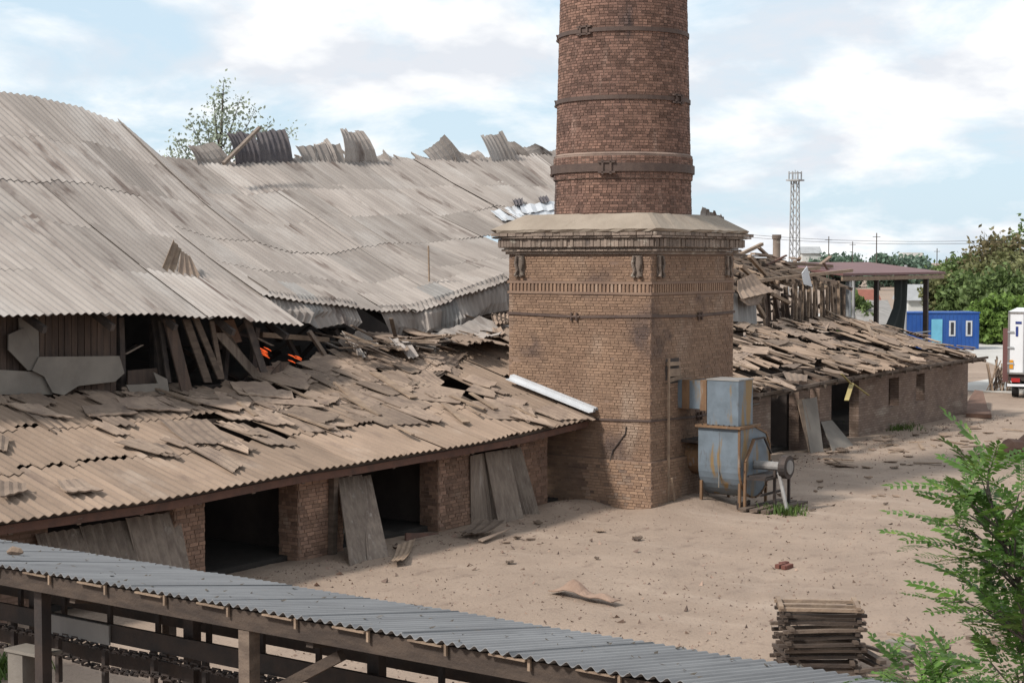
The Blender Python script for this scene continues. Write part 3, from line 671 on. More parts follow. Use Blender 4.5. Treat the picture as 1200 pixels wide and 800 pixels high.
# clerestory: boards, flat panels, holes, hanging and burnt timber
def slab(px, Y, th=.035, tilt=0.0):
    return [P(x, y, Y=Y + tilt * (y - px[0][1])) for x, y in px]
def panel(name, px, Y, m, parent, th=.04, tilt=0.0):
    mb = MB(); mb.prism(slab(px, Y, th, tilt), (0, th, 0)); return mb.build(name, m, parent)
CY = 8.0
for i in range(22):                                            # brown upright boards
    x = -30 + i * 7.6; panel('board', [(x, 366), (x + 7.0, 366), (x + 7.0 + U(-1, 1), 468), (x + U(-1, 1), 468)], CY + .05 + U(0, .05), BROWNWOOD, sh)
panel('wall_panel', [(-20, 432), (50, 436), (62, 462), (-20, 462)], CY - .12, FLAT, sh)
panel('wall_panel', [(38, 434), (46, 418), (140, 417), (146, 437), (135, 447), (92, 452), (75, 463), (62, 460), (52, 441), (40, 435)], CY - .22, FLAT, sh)
panel('wall_panel', [(10, 392), (28, 384), (46, 418), (44, 433), (33, 434), (10, 410)], CY - .16, FLAT, sh)
panel('wall_panel', [(22, 372), (45, 372), (46, 417), (36, 420), (24, 398)], CY - .08, FLAT, sh)
panel('wall_panel', [(148, 451), (185, 449), (180, 436), (196, 444), (199, 462), (178, 466), (155, 464)], CY - .35, FLAT, sh)
panel('wall_panel', [(150, 434), (186, 431), (186, 449), (150, 452)], CY - .05, BROWNWOOD, sh)
for p, q, w_, m in (((178, 372), (190, 462), 9, CHAR), ((192, 374), (216, 470), 13, BROWNWOOD), ((214, 374), (240, 448), 9, WOOD), ((226, 372), (256, 444), 7, WOOD), ((186, 376), (196, 448), 5, CHAR), ((246, 376), (258, 442), 5, WOOD), ((250, 390), (302, 448), 13, GREYWOOD), ((258, 384), (290, 430), 6, WOOD), ((286, 374), (306, 436), 8, CHAR), ((306, 452), (330, 424), 10, BROWNWOOD), ((146, 415), (166, 404), 3, GREYWOOD), ((300, 396), (318, 405), 4, GREYWOOD)):
    panel('hanging_board', [(p[0], p[1]), (p[0] + w_, p[1]), (q[0] + w_, q[1]), (q[0], q[1])], CY - U(.1, .5), m, sh, .05)
panel('brick_patch', [(259, 376), (274, 374), (284, 400), (272, 403), (260, 392)], CY + .1, OLDBRICK, sh, .3)
for (a, b, r_, m, yy) in (((306, 392), (384, 398), .07, PALEWOOD, 8.5), ((362, 388), (386, 424), .055, GREYWOOD, 8.1), ((180, 380), (182, 470), .08, CHAR, 8.4), ((268, 372), (262, 450), .07, CHAR, 8.5), ((330, 384), (360, 440), .06, CHAR, 8.9), ((300, 384), (294, 450), .08, CHAR, 8.6), ((392, 386), (420, 440), .07, CHAR, 8.8), ((140, 372), (143, 460), .08, CHAR, 8.3)):
    mb = MB(); mb.beam(P(*a, Y=yy), P(*b, Y=yy), r_ * 2, r_ * 2); mb.build('broken_timber', m, sh)
for k in range(46):                                            # burnt clutter inside
    x, y = U(135, 590), U(385, 450); p = P(x, y, Y=U(9, 12)); d = Vector((U(-1, 1), U(-.5, .5), U(-.7, .7))).normalized() * U(.5, 1.6)
    mb = MB(); mb.beam(p - d / 2, p + d / 2, U(.06, .2), U(.05, .14)); mb.build('burnt_timber', CHAR if R.random() < .8 else BROWNWOOD, sh)
# small flames in the opening
def flame(px, py, n, label):
    p0 = P(px, py, Y=8.3); mb = MB()
    for k in range(n):
        c = p0 + Vector((U(-.10, .10), U(-.15, .15), U(-.12, .12))); h = U(.04, .09)
        mb.tube([c + Vector((-.10, .05, h)), c + Vector((0, 0, h * .4)), c + Vector((.09, -.05, -.03))], [.006, .018, .008], 5)
    return tag(mb.build('flame', FIRE), label, 'flame')
flame(311, 414, 7, 'small orange flame burning beside a charred post under the broken roof')
flame(345, 420, 4, 'smaller low flame glowing right of the leaning dark board')

# slid sheets over the gap between upper roof and lean-to (right of the fire up to the chimney)
gapsheets = [[(388, 398), (420, 384), (455, 448), (478, 440)], [(445, 395), (480, 400), (452, 412), (500, 412)], [(455, 408), (540, 392), (470, 416), (520, 414)], [(490, 398), (560, 372), (520, 412), (598, 384)], [(530, 412), (600, 392), (545, 420), (600, 408)], [(575, 372), (600, 366), (580, 382), (600, 380)],
             [(400, 388), (428, 402), (418, 412), (442, 428)], [(500, 418), (545, 408), (512, 428), (560, 420)], [(398, 420), (440, 418), (410, 440), (470, 440)], [(440, 418), (480, 424), (468, 444), (520, 448)]]
for i, q in enumerate(gapsheets):
    yy = 8.0 - .1 * i * 0; c = [P(*q[0], Y=8.1), P(*q[1], Y=8.1), P(*q[2], Y=7.3), P(*q[3], Y=7.3)]
    mb = MB(); corr(mb, c, 5, .04, 3, 4, rag=.3, curl=U(-.1, .18), ragtop=.1); mb.build('slid_sheet', SHARD if i % 3 else SLATE, rframe)

for k in range(52):
    x = U(-7.0, 4.6) if k < 18 else U(-2.5, 4.6); t = U(0, 1); y = lerp(6.3 if k >= 18 else 7.3, 9.0, t); z = lerp(topz(x) + .25, ue_right(x) - 1.15, t); w_, l_ = U(.5, 1.3), U(.7, 1.6); a = U(-.9, .9); tl = U(-.05, .45)
    if x < -4.2: continue
    ex = Vector((math.cos(a), math.sin(a), U(-.25, .25))); ey = Vector((-math.sin(a), math.cos(a), tl)); c0 = Vector((x, y, z))
    mb = MB(); corr(mb, [c0 - ex * w_ / 2 + ey * l_ / 2, c0 + ex * w_ / 2 + ey * l_ / 2, c0 - ex * w_ / 2 - ey * l_ / 2, c0 + ex * w_ / 2 - ey * l_ / 2], round(w_ / .22), .03, 2, 4, rag=.3, curl=U(-.08, .12), ragtop=.15); mb.build('slid_sheet', SHARD if k % 3 else SLATE, sh)
for k in range(34):
    x = U(-4.0, 4.4); t = U(0, 1); c0 = Vector((x, lerp(6.6, 8.8, t), lerp(topz(x) + .3, ue_right(x) - 1.0, t) + U(-.1, .15))); d = Vector((U(.3, 1), U(-1, .2), U(-.45, .1))).normalized() * U(.5, 1.1)
    mb = MB(); mb.beam(c0 - d, c0 + d, U(.06, .2), .04); mb.build('fallen_plank', R.choice((PALEWOOD, WOOD, GREYWOOD)), sh)
for k in range(12):
    x = -3.6 + k * .72 + U(-.3, .3); z0 = topz(x) + .35; y0 = 7.2; w_ = U(.9, 1.7); hh = max(.2, ue_right(x) - 1.0 - z0) * U(.5, .95)
    c = [Vector((x, 8.6, z0 + hh)), Vector((x + w_, 8.6 + U(-.2, .2), z0 + hh + U(-.2, .2))), Vector((x + U(.1, .7), y0, z0 - U(0, .15))), Vector((x + w_ + U(.1, .7), y0 + U(-.2, .2), z0 - U(0, .15)))]
    mb = MB(); corr(mb, c, round(w_ / .22), .025, 4, 6, rag=.25, curl=U(-.18, .15), ragtop=.1, sag=U(-.1, .15)); mb.build('slid_sheet', SHARD if k % 3 else SLATE, sh)
# the ridge-like bright strip, loose sheet propped on the upper slope, leaning sheets
def sheet_thing(name, c, waves, m, label, cat, group=None, **kw):
    mb = MB(); corr(mb, c, waves, **kw); return tag(mb.build(name, m), label, cat, group)
pt = [P(203, 281, Y=9.9), P(212, 292, Y=9.9), P(187, 320, Y=9.35), P(203, 324, Y=9.3)]
sheet_thing('roofing_shard', pt, 2.0, PALEWOOD, 'narrow tan slate shard standing tilted on the upper roof slope, left of its pair', 'slate shard', rows=2, amp=.02)
pt = [P(212, 293, Y=9.8), P(222, 300, Y=9.8), P(208, 324, Y=9.25), P(238, 332, Y=9.1)]
sheet_thing('roofing_shard', pt, 3.0, SHARD, 'broad tan slate shard lying propped on the upper roof slope, right of its pair', 'slate shard', rows=2, amp=.02)
mb = MB(); mb.tube([P(503, 330, Y=9.6), P(502, 288, Y=9.6)], .03, 6); tag(mb.build('thin_rod', PALEWOOD), 'thin upright stick standing on the upper roof slope', 'stick')

def leaning(px_top, px_bot, m, label, waves=4, amp=.02, group=None, ytop=WY - .08, name='leaning_sheet', cat='sheet'):
    c = [P(*px_top[0], Y=ytop), P(*px_top[1], Y=ytop), P(*px_bot[0], Z=.0), P(*px_bot[1], Z=.0)]
    c[2].z = gzf(c[2].x, c[2].y); c[3].z = gzf(c[3].x, c[3].y)
    return sheet_thing(name, c, waves, m, label, cat, group, amp=amp, rows=2, thick=.03)
leaning([(396, 560), (424, 556)], [(410, 662), (433, 655)], GREYWOOD, 'wide grey weathered sheet leaning left of the middle dark doorway', 5, .012)
leaning([(424, 558), (434, 556)], [(430, 656), (455, 651)], GREYWOOD, 'narrow grey sheet leaning against the wide one by the middle doorway', 4, .015, ytop=WY - .04)
leaning([(551, 534), (570, 530)], [(552, 614), (582, 612)], GREYWOOD, 'leftmost of three grey sheets leaning between the brick piers', 6, .018)
leaning([(568, 530), (595, 526)], [(584, 614), (613, 609)], GREYWOOD, 'middle of three grey sheets leaning between the brick piers', 6, .018, ytop=WY - .14)
leaning([(592, 527), (610, 524)], [(612, 606), (632, 606)], GREYWOOD, 'rightmost of three grey sheets leaning between the brick piers', 5, .018, ytop=WY - .04)
for k, (a, b, l) in enumerate(((40, 95, 'leftmost brown corrugated sheet leaning in the shade behind the metal canopy'), (92, 150, 'second brown corrugated sheet leaning in the shade behind the metal canopy'), (146, 208, 'brown corrugated sheet leaning in the shade against the left brick pier'))):
    y0 = 628 - (a - 40) * .18
    c = [P(a, y0 - 2, Y=WY + .05), P(b, y0 - 10, Y=WY + .05 + k * .05), P(a + 22, 690, Y=WY - .6), P(b + 16, 680, Y=WY - .6)]
    sheet_thing('leaning_sheet', c, 5, GREYWOOD, l, 'sheet', rows=1, amp=.035)
# rubbish at the doorways
c = [P(476, 624, Y=WY - .2), P(514, 624, Y=WY - .2), P(476, 646, Y=WY - .35), P(514, 644, Y=WY - .35)]
sheet_thing('rusty_panel', c, 2, FASCIA, 'red brown rusty panel standing in the middle doorway', 'panel', amp=.005, thick=.05)
c = [P(466, 642, Y=1.7), P(487, 634, Y=1.9), P(458, 661, Z=.03), P(474, 659, Z=.03)]
sheet_thing('bent_offcut', c, 3, PALEWOOD, 'small bent tan offcut lying before the middle doorway', 'offcut', amp=.012, rows=4, curl=.08)
c = [P(556, 613, Z=.22), P(592, 613, Z=.20), P(538, 627, Z=.05), P(560, 629, Z=.05)]
sheet_thing('bent_offcut', c, 3, WOOD, 'dark buckled slate piece on the ground below the three leaning sheets', 'offcut', amp=.02, rows=4, curl=.1)
c = [P(588, 622, Z=.06), P(600, 618, Z=.08), P(560, 632, Z=.03), P(566, 634, Z=.03)]
sheet_thing('bent_offcut', c, 2, SHARD, 'narrow tan slate strip on the ground below the three leaning sheets', 'offcut', amp=.01)
# white flashing at the chimney
mb = MB(); a0, a1 = Vector((-.30, 4.55, lean(-.3, 4.5).z + .27)), Vector((-.12, 1.75, lean(-.2, 1.9).z + .22))
d = (a1 - a0); sx = Vector((-1, 0, 0))
for off, zz0, ww in ((.47, .0, .22), (.30, .10, .08), (.19, .11, .10)):
    p, q = a0 + sx * (off - .25) + Vector((0, 0, zz0)), a1 + sx * (off - .25) + Vector((0, 0, zz0))
    mb.beam(p, q, ww, .02)
for off, zz0 in ((.355, .05), (.255, .05), (.13, .05)):
    p, q = a0 + sx * (off - .25) + Vector((0, 0, zz0)), a1 + sx * (off - .25) + Vector((0, 0, zz0)); mb.beam(p, q, .02, .12)
tag(mb.build('metal_flashing', WHITE), 'bright white folded metal strip lying on the lean-to roof against the chimney base', 'flashing')

# ------------------------------------------------------------------ shards lying on the roofs and in the yard
def shard_mesh(i):
    w_, l_ = U(.6, 1.5), U(.8, 1.9); mb = MB(); jj = lambda: U(-.22, .22)
    c = [Vector((-w_ / 2 + jj(), l_ / 2 + jj(), 0)), Vector((w_ / 2 + jj(), l_ / 2 + jj(), 0)), Vector((-w_ / 2 + jj(), -l_ / 2 + jj(), 0)), Vector((w_ / 2 + jj(), -l_ / 2 + jj(), 0))]
    corr(mb, c, max(2, round(w_ / .24)), .013, 2, 4, rag=.20, ragtop=.15, curl=U(-.02, .05), thick=.02, seed=i)
    me = mb.mesh('slate_shard'); me.materials.append(SHARD); return me
SM = [shard_mesh(i) for i in range(14)]
def strip_mesh(i):
    w_, l_ = U(.10, .3), U(.9, 2.2); mb = MB(); mb.beam((0, -l_ / 2, 0), (0, l_ / 2, U(-.04, .04)), w_, .035, wd2=w_ * U(.6, 1))
    me = mb.mesh('roof_batten'); me.materials.append(PALEWOOD); return me
BM = [strip_mesh(i) for i in range(8)]
def place(me, name, surf, x, y, lift, tilt, yaw, sc, label, cat, group):
    p = surf(x, y); px = surf(x + .2, y); py = surf(x, y + .2)
    n = (px - p).cross(py - p).normalized(); q = n.to_track_quat('Z', 'Y')
    e = (q.to_matrix() @ Euler((U(-tilt, tilt), U(-tilt, tilt), yaw)).to_matrix())
    # keep the local Y axis running down the slope
    ydir = (py - p).normalized(); xdir = ydir.cross(n).normalized(); B = Matrix((xdir, ydir, n)).transposed()
    e = (B @ Euler((U(-tilt, tilt), U(-tilt, tilt), yaw)).to_matrix()).to_euler()
    o = link(name, me, None, None, p + n * lift, e, (sc, sc, 1)); return tag(o, label, cat, group)
LZ = ((-14, 'above the shaded leaning sheets'), (-6, 'above the left doorways'), (99, 'near the chimney base'))
RZ = ((14, 'next to the chimney'), (24, 'above the far doorways'), (99, 'above the far shed windows'))
def zone(x, y, Z, kind, roof):
    col = next(n for lim, n in Z if x < lim); row = 'low' if y < 4 else ('midway' if y < 6 else 'high')
    return 'loose %s lying %s on the %s %s' % (kind, row, roof, col), kind, '%ss %s on the %s %s' % (kind, row, roof, col)
LL = 'broken dusty slate shard lying loose on the lean-to roof left of the chimney'
k = 0
while k < 108:
    x = -21 + 20.6 * R.random() ** .62; y = U(2.2, 7.8); dens = .12 + .7 * min(1, max(0, (x + 15) / 8)) * (.25 + .75 * (y > 4.2)) + .45 * (y > 6.3)
    if R.random() > dens: continue
    yaw = R.choice((0, 0, 0, U(-.4, .4), U(-.7, .7), U(-1.2, 1.2)))
    place(R.choice(SM), 'slate_shard', lean, x, y, .125 + U(0, .05), .055, yaw, U(.5, 1.2), *zone(x, y, LZ, 'slate shard', 'left lean-to')); k += 1
for k in range(16):
    x, y = U(-12, -1), U(2.6, 7.6); place(R.choice(BM), 'roof_batten', lean, x, y, .2, .05, U(-.5, .5), U(.5, 1), *zone(x, y, LZ, 'pale batten', 'left lean-to'))
# the few big ones that can be told apart
big = [([(66, 575), (95, 572), (78, 588), (124, 586)], 'large pale oval slate slab lying flat near the left eave'), ([(0, 575), (30, 578), (0, 594), (32, 586)], 'pale slate slab on the eave at the left picture edge'), ([(4, 482), (45, 484), (50, 496), (86, 500)], 'long tilted slate sheet along the top left of the lean-to'), ([(95, 486), (140, 482), (105, 498), (162, 494)], 'second long tilted slate sheet along the top of the lean-to'), ([(135, 476), (190, 474), (150, 488), (226, 492)], 'wide flat slate sheet at the top of the lean-to below the wall panels'),
       ([(268, 456), (312, 456), (280, 470), (342, 476)], 'smooth pale slate slab below the flames'), ([(505, 432), (548, 420), (478, 458), (498, 465)], 'long pale bent sheet propped up mid roof near the chimney')]
for q, l in big:
    pts = []
    for x, y in q:
        lo, hi = 2.0, 8.0
        for _ in range(30):
            mid = (lo + hi) / 2; pp = P(x, y, Y=mid)
            if pp.z > lean(pp.x, mid).z: lo = mid
            else: hi = mid
        pts.append(P(x, y, Y=lo) + Vector((0, 0, .16)))
    sheet_thing('slate_slab', pts, 3, SHARD, l, 'slate slab', rows=2, amp=.012, curl=.05, thick=.03, rag=.12)

# ------------------------------------------------------------------ right drying shed, collapsed
rs = thing('collapsed_shed', (20, 6, 0), 'long low brick shed right of the chimney with a shattered roof', 'shed')
e2 = interp([(p.x, p.z) for p in (P(865, 462, Y=EY), P(905, 458, Y=EY), P(975, 444, Y=EY), P(1060, 430, Y=EY), P(1138, 419, Y=EY))])
t2 = interp([(p.x, p.z) for p in (P(860, 384, Y=TY), P(900, 381, Y=TY), P(960, 374, Y=TY), P(990, 374, Y=TY), P(1030, 384, Y=TY))])
def lean2(x, y):
    t = (y - EY) / (TY - EY); return Vector((x, y, lerp(e2(x), t2(x), t) - .12 * math.sin(math.pi * t)))
XE = 33.4
for y in (2.1, 3.5, 5.0, 6.5, 7.9):
    fr = MB()
    for x in np.arange(5, XE - .3, 1.5):
        fr.beam(lean2(x, y) - Vector((0, 0, .12)), lean2(min(x + 1.55, XE), y) - Vector((0, 0, .12)), .09, .10)
    fr.build('purlin', WOOD, rs)
for x in np.arange(5.4, XE, 1.3): MB().beam(lean2(x, 1.9 + U(0, .2)) - Vector((0, 0, .22)), lean2(x + U(-.1, .1), 7.9) - Vector((0, 0, .22)), .10, .12).build('rafter', WOOD, rs)
f2 = rs
for ci, x in enumerate(np.arange(5.0, XE - .4, CW)):
    for ri, (ya, yb) in enumerate(rows_y):
        if R.random() < (.62 if x < 17 else .34): continue
        x1 = min(x + CW + .1, XE + .3); yb = max(yb, 1.85)
        z = [lean2(x, ya), lean2(x1, ya), lean2(x, yb), lean2(x1, yb)]; z = [p + Vector((U(-.1, .1), U(-.1, .1), .04 + .03 * (2 - ri) + U(0, .12))) for p in z]
        mb = MB(); corr(mb, z, 7, .042, 2, 4, rag=.5 if ri < 2 else .22, ragtop=.35); mb.build('roof_sheet', DUSTY, f2)
LR = 'broken dusty slate shard lying loose on the collapsed roof right of the chimney'
for k in range(150):
    x = 5 + 28.5 * R.random(); y = U(1.95, 7.9); yaw = R.choice((0, U(-.5, .5), U(-1.5, 1.5), U(-1.5, 1.5), math.pi / 2))
    place(R.choice(SM), 'slate_shard', lean2, x, y, .14 + U(0, .14), .16, yaw, U(.35, .95), *zone(x, y, RZ, 'slate shard', 'collapsed right lean-to'))
for k in range(70):
    x = 5 + 28 * R.random(); y = U(2.1, 7.9)
    place(R.choice(BM), 'roof_batten', lean2, x, y, .22 + U(0, .12), .10, R.choice((U(-.4, .4), U(-1.5, 1.5), U(-1.2, 1.2))), U(.6, 1.15), *zone(x, y, RZ, 'pale batten', 'collapsed right lean-to'))
# front wall with openings
def wx(px, py=500): return P(px, py, Y=WY + .3).x
RW = WY + .3
def wallpart(a, b, z0=-.2, z1=None, name='wall', m=OLDBRICK, y0=None, th=.4):
    y0 = RW if y0 is None else y0
    mb = MB(); mb.box((a, y0, z0), (b, y0 + th, (e2((a + b) / 2) - .06) if z1 is None else z1)); return mb.build(name, m, rs)
PIER2 = mat('far_brick_wall', (0.255, 0.185, 0.145), (0.19, 0.135, 0.11), (1.3, 1.3, 1.3), bump=0.5, bscale=14.0, stain=((0.14, 0.105, 0.09), (0.8, 0.8, 0.8), 0.55, 0.75), stain2=((0.33, 0.27, 0.22), (0.5, 0.5, 1.5), 0.55, 0.75))
def courses(m, sc):
    nt = m.node_tree; N = nt.nodes; L = nt.links; b = N['Principled BSDF']; g = N.new('ShaderNodeNewGeometry'); sp = N.new('ShaderNodeSeparateXYZ'); L.new(g.outputs['Position'], sp.inputs[0])
    ad = N.new('ShaderNodeMath'); ad.operation = 'ADD'; L.new(sp.outputs[0], ad.inputs[0]); L.new(sp.outputs[1], ad.inputs[1]); cb = N.new('ShaderNodeCombineXYZ'); L.new(ad.outputs[0], cb.inputs[0]); L.new(sp.outputs[2], cb.inputs[1])
    br = N.new('ShaderNodeTexBrick'); br.inputs['Scale'].default_value = sc; br.inputs['Mortar Size'].default_value = .02; br.inputs['Brick Width'].default_value = .3; br.inputs['Row Height'].default_value = .1
    br.inputs['Color1'].default_value = (1, 1, 1, 1); br.inputs['Color2'].default_value = (.62, .58, .56, 1); br.inputs['Mortar'].default_value = (.55, .53, .5, 1); L.new(cb.outputs[0], br.inputs['Vector'])
    src = b.inputs['Base Color'].links[0].from_socket; mx = N.new('ShaderNodeMix'); mx.data_type = 'RGBA'; mx.blend_type = 'MULTIPLY'; mx.inputs[0].default_value = .8; L.new(src, mx.inputs[6]); L.new(br.outputs[0], mx.inputs[7]); L.new(mx.outputs[2], b.inputs['Base Color'])
courses(PIER2, 1.0); courses(OLDWALL, 1.0)
x_a, x_b = wx(1006), XE
mb = MB(); mb.box((5, RW + .45, -.2), (XE - .5, 8.1, .10)); mb.build('shade_floor', SHADEFLOOR, rs)  # same near-black floor, shade painted in for the far doorways
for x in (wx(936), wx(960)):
    mb = MB(); mb.box((x, RW + .5, -.2), (x + .3, 8.1, 2.3)); mb.build('added_cross_wall', DARKWALL, rs)  # walls added to darken the inside behind the far doorways
wallpart(6.0, wx(903), name='pier', m=PIER2); wallpart(wx(936), wx(948), name='pier', m=PIER2); wallpart(wx(960), wx(974), name='pier', m=PIER2)
w1, w1b, w2, w2b = wx(1041), wx(1053), wx(1073), wx(1083)
wz0, wz1 = .95, 2.15
wallpart(x_a, w1, m=PIER2); wallpart(w1b, w2, m=PIER2); wallpart(w2b, x_b, m=PIER2)
for a, b in ((w1, w1b), (w2, w2b)):
    wallpart(a, b, -.2, wz0, m=PIER2, name='window_sill_wall'); wallpart(a, b, wz1, m=PIER2, name='lintel')
mb = MB(); mb.box((XE - .4, RW + .4, -.2), (XE, 8.1, 2.3)); mb.prism([(XE - .4, RW + .4, 2.3), (XE - .4, 8.1, 2.3), (XE - .4, 8.1, 3.7)], (.4, 0, 0)); mb.build('end_wall', PIER2, rs)
mb = MB()
for x in np.arange(5.2, XE - .1, 1.2): mb.beam(lean2(x, 2.25) - Vector((0, 0, .22)), lean2(min(x + 1.2, XE), 2.25) - Vector((0, 0, .22)), .12, .18)
mb.build('eave_beam', WOOD, rs)
# doors and boards leaning on the far shed
leaning([(934, 468), (942, 466)], [(948, 530), (956, 529)], PALEWOOD, 'narrow pale board leaning in the first far doorway', 2, .004, ytop=RW - .1, name='leaning_board', cat='board')
leaning([(940, 468), (957, 465)], [(950, 530), (965, 528)], FLAT, 'wide grey board leaning between the two far doorways', 2, .004, ytop=RW - .12, name='leaning_board', cat='board')
leaning([(962, 494), (975, 492)], [(976, 527), (1000, 522)], FLAT, 'grey board leaning low across the second far doorway', 2, .004, ytop=RW - .1, name='leaning_board', cat='board')
leaning([(878, 474), (890, 472)], [(884, 512), (896, 510)], FLAT, 'grey board leaning behind the blower beside the far shed', 2, .004, ytop=RW - .05, name='leaning_board', cat='board')
mb = MB()
for a, b, ww in (((986, 438), (998, 450), .10), ((998, 450), (992, 469), .17), ((999, 449), (1018, 463), .08)): mb.beam(P(*a, Y=1.7), P(*b, Y=1.5), ww, .03)
tag(mb.build('yellow_wrapping', YELLOW), 'torn yellow strips dangling from the eave over the second far doorway', 'wrapping')
# upper wreck: rafters, slatted wall, hanging panels
for i in range(36):
    x = 19.0 + i * .36 + U(-.15, .15); zt = lerp(7.75, 6.95, i / 35) + U(-.2, .2)
    mb = MB(); mb.beam((x + U(-.6, .5), 12.6 + U(-.6, .5), zt), (x + U(-.3, .4), 8.3 + U(-.4, .4), 6.0 + U(-.4, .15)), .13, .13); mb.build('rafter', WOOD if i % 3 else PALEWOOD, rs)
for i in range(24):
    t = i / 23; y = lerp(8.5, 12.6, t); z = lerp(6.1, 7.4, t); x0 = U(18.5, 25); x1 = x0 + U(3, 8)
    mb = MB(); mb.beam((x0, y, z + .14 + U(-.15, .1)), (min(x1, 31.5), y + U(-.3, .3), z + .1 + U(-.25, .1)), .12, .06); mb.build('roof_lath', PALEWOOD if i % 2 else WOOD, rs)
for a, b, Y in (((888, 329), (998, 317), 8.2), ((868, 298), (893, 286), 12), ((884, 321), (960, 314), 9.5), ((905, 307), (975, 312), 11), ((868, 312), (905, 345), 8.4), ((878, 300), (912, 338), 8.6), ((905, 345), (925, 355), 8.0), ((872, 330), (896, 372), 8.2)):
    mb = MB(); mb.beam(P(*a, Y=Y), P(*b, Y=Y + U(-.3, .3)), .16, .14); mb.build('fallen_pole', PALEWOOD, rs)
for i in range(17):
    px = 928 + i * 3.7; mb = MB(); Y = 8.15 + U(-.1, .1); mb.beam(P(px + U(-3, 3), 328 + U(0, 8), Y=Y), P(px + U(-1.5, 1.5), 384, Y=Y), U(.10, .2), .09); mb.build('slat', PALEWOOD if i % 2 else WOOD, rs)
for i in range(9):
    px = 895 + i * 4.5; mb = MB(); Y = 8.4 + U(-.1, .3); mb.beam(P(px + U(-6, 4), 335 + U(0, 12), Y=Y), P(px + U(-2, 2), 386, Y=Y), U(.10, .2), .09); mb.build('slat', BROWNWOOD if i % 3 else WOOD, rs)
mb = MB(); corr(mb, [P(862, 330, Y=8.1), P(880, 322, Y=8.3), P(866, 352, Y=7.6), P(905, 343, Y=7.6)], 5, .03, 2, 4, curl=.1); mb.build('hanging_sheet', SHARD, rs)
mb = MB(); corr(mb, [P(866, 351, Y=7.7), P(899, 341, Y=7.7), P(876, 358, Y=7.5), P(888, 357, Y=7.5)], 4, .02, 2, 4); mb.build('hanging_sheet', SHARD, rs)
mb = MB(); corr(mb, [P(858, 342, Y=8), P(885, 352, Y=8), P(858, 376, Y=7.8), P(886, 380, Y=7.8)], 5, .04, 2, 4); mb.build('hanging_sheet', GALVEDGE, rs)
mb = MB(); mb.prism([P(940, 320, Y=8), P(946, 312, Y=8), P(952, 336, Y=8), P(942, 333, Y=8)], (0, .03, 0)); mb.build('torn_scrap', WHITE, rs)
for k in range(80):
    x = U(18, 33); y = U(8.8, 12.5); p = Vector((x, y, U(3.8, 6.4))); d = Vector((U(-1, 1), U(-.6, .6), U(-.5, .7))).normalized() * U(.8, 2.4)
    mb = MB(); mb.beam(p - d / 2, p + d / 2, U(.08, .18), U(.06, .12)); mb.build('fallen_timber', R.choice((WOOD, BROWNWOOD, BROWNWOOD, CHAR)), rs)
mb = MB(); mb.box((7, 13.5, 3.3), (31.5, 13.8, 7.0)); mb.build('middle_wall', BROWNWOOD, rs)
for k in range(40):                                             # heaped pieces along the top of the wreck
    x = U(866, 975); y = U(lerp(286, 302, (x - 866) / 109), 322); p = P(x, y, Y=U(10, 14)); d = Vector((U(.3, 1), U(-.5, .5), U(-.3, .3))).normalized() * U(.6, 1.8)
    mb = MB(); mb.beam(p - d / 2 - Vector((0, 0, .3)), p + d / 2 - Vector((0, 0, .3)), U(.1, .3), U(.05, .12)); mb.build('broken_roof_piece', R.choice((WOOD, SHARD, FASCIA)), rs)
mb = MB(); corr(mb, [P(822, 238, Y=15), P(834, 246, Y=15), P(818, 262, Y=15), P(848, 264, Y=15)], 4, .04, 3, 4, ragtop=.3, curl=.15); mb.build('torn_ridge_sheet', SLATE, rs)
mb = MB(); corr(mb, [P(834, 247, Y=15.2), P(846, 250, Y=15.2), P(836, 264, Y=15.2), P(850, 266, Y=15.2)], 3, .04, 3, 4, ragtop=.3, curl=.1); mb.build('torn_ridge_sheet', SLATE, rs)

# ------------------------------------------------------------------ blower beside the chimney
fn = thing('blower_fan', (2.0, -1.4, 0), 'big faded blue grey rusty centrifugal blower standing at the chimney base', 'blower')
FX, FY0, FY1 = 1.45, -2.02, -0.72
cx, cz, r_ = FX + .95, 1.22, .95
prof = [(FX, 2.28)] + [(cx - r_ * math.cos(t), cz - r_ * math.sin(t)) for t in np.linspace(0, math.pi, 17)] + [(cx + r_ * .96, 1.7), (cx + r_ * .72, 2.05), (FX + .95, 2.28)]
mb = MB(); mb.prism([(x, FY0, z) for x, z in prof], (0, FY1 - FY0, 0)); housing = mb.build('scroll_housing', FANBLUE, fn)
mb = MB()
for i in range(len(prof)):                                       # rusty flange round the side plate
    p, q = prof[i], prof[(i + 1) % len(prof)]; mb.beam((p[0], FY0, p[1]), (q[0], FY0, q[1]), .05, .06, up=(0, 1, 0))
mb.build('side_flange', RUST, housing)
for y in np.arange(FY0 + .12, FY1, .17):
    mb = MB(); mb.tube([(FX - .06, y, 2.34), (FX - .06, y, 2.385)], .025, 6); mb.build('flange_bolt', DARKSTEEL, housing)
for x, z in prof[1:18:2]:
    mb = MB(); mb.tube([(x, FY0 - .02, z), (x, FY0 - .065, z)], .022, 6); mb.build('flange_bolt', DARKSTEEL, housing)
mb = MB(); mb.box((FX - .008, -1.40, .6), (FX, -1.37, 2.27)); mb.build('seam', FANBLUE, housing)
mb = MB(); mb.box((FX - .1, FY0 - .08, 2.285), (FX + 1.15, FY1 + .06, 2.35)); mb.build('outlet_flange', RUST, fn)
mb = MB(); mb.box((FX + .03, FY0 + .05, 2.36), (FX + .90, FY0 + 1.04, 3.62)); duct = mb.build('outlet_box', FANBLUE, fn)
mb = MB(); mb.box((FX + .01, FY0 + .03, 3.625), (FX + .92, FY0 + 1.06, 3.66)); mb.build('box_lid', GALVEDGE, duct)
mb = MB(); mb.box((FX + .05, FY0 + 1.045, 2.78), (FX + .88, 0.12, 3.58)); hd = mb.build('flue_duct', FANBLUE, fn)
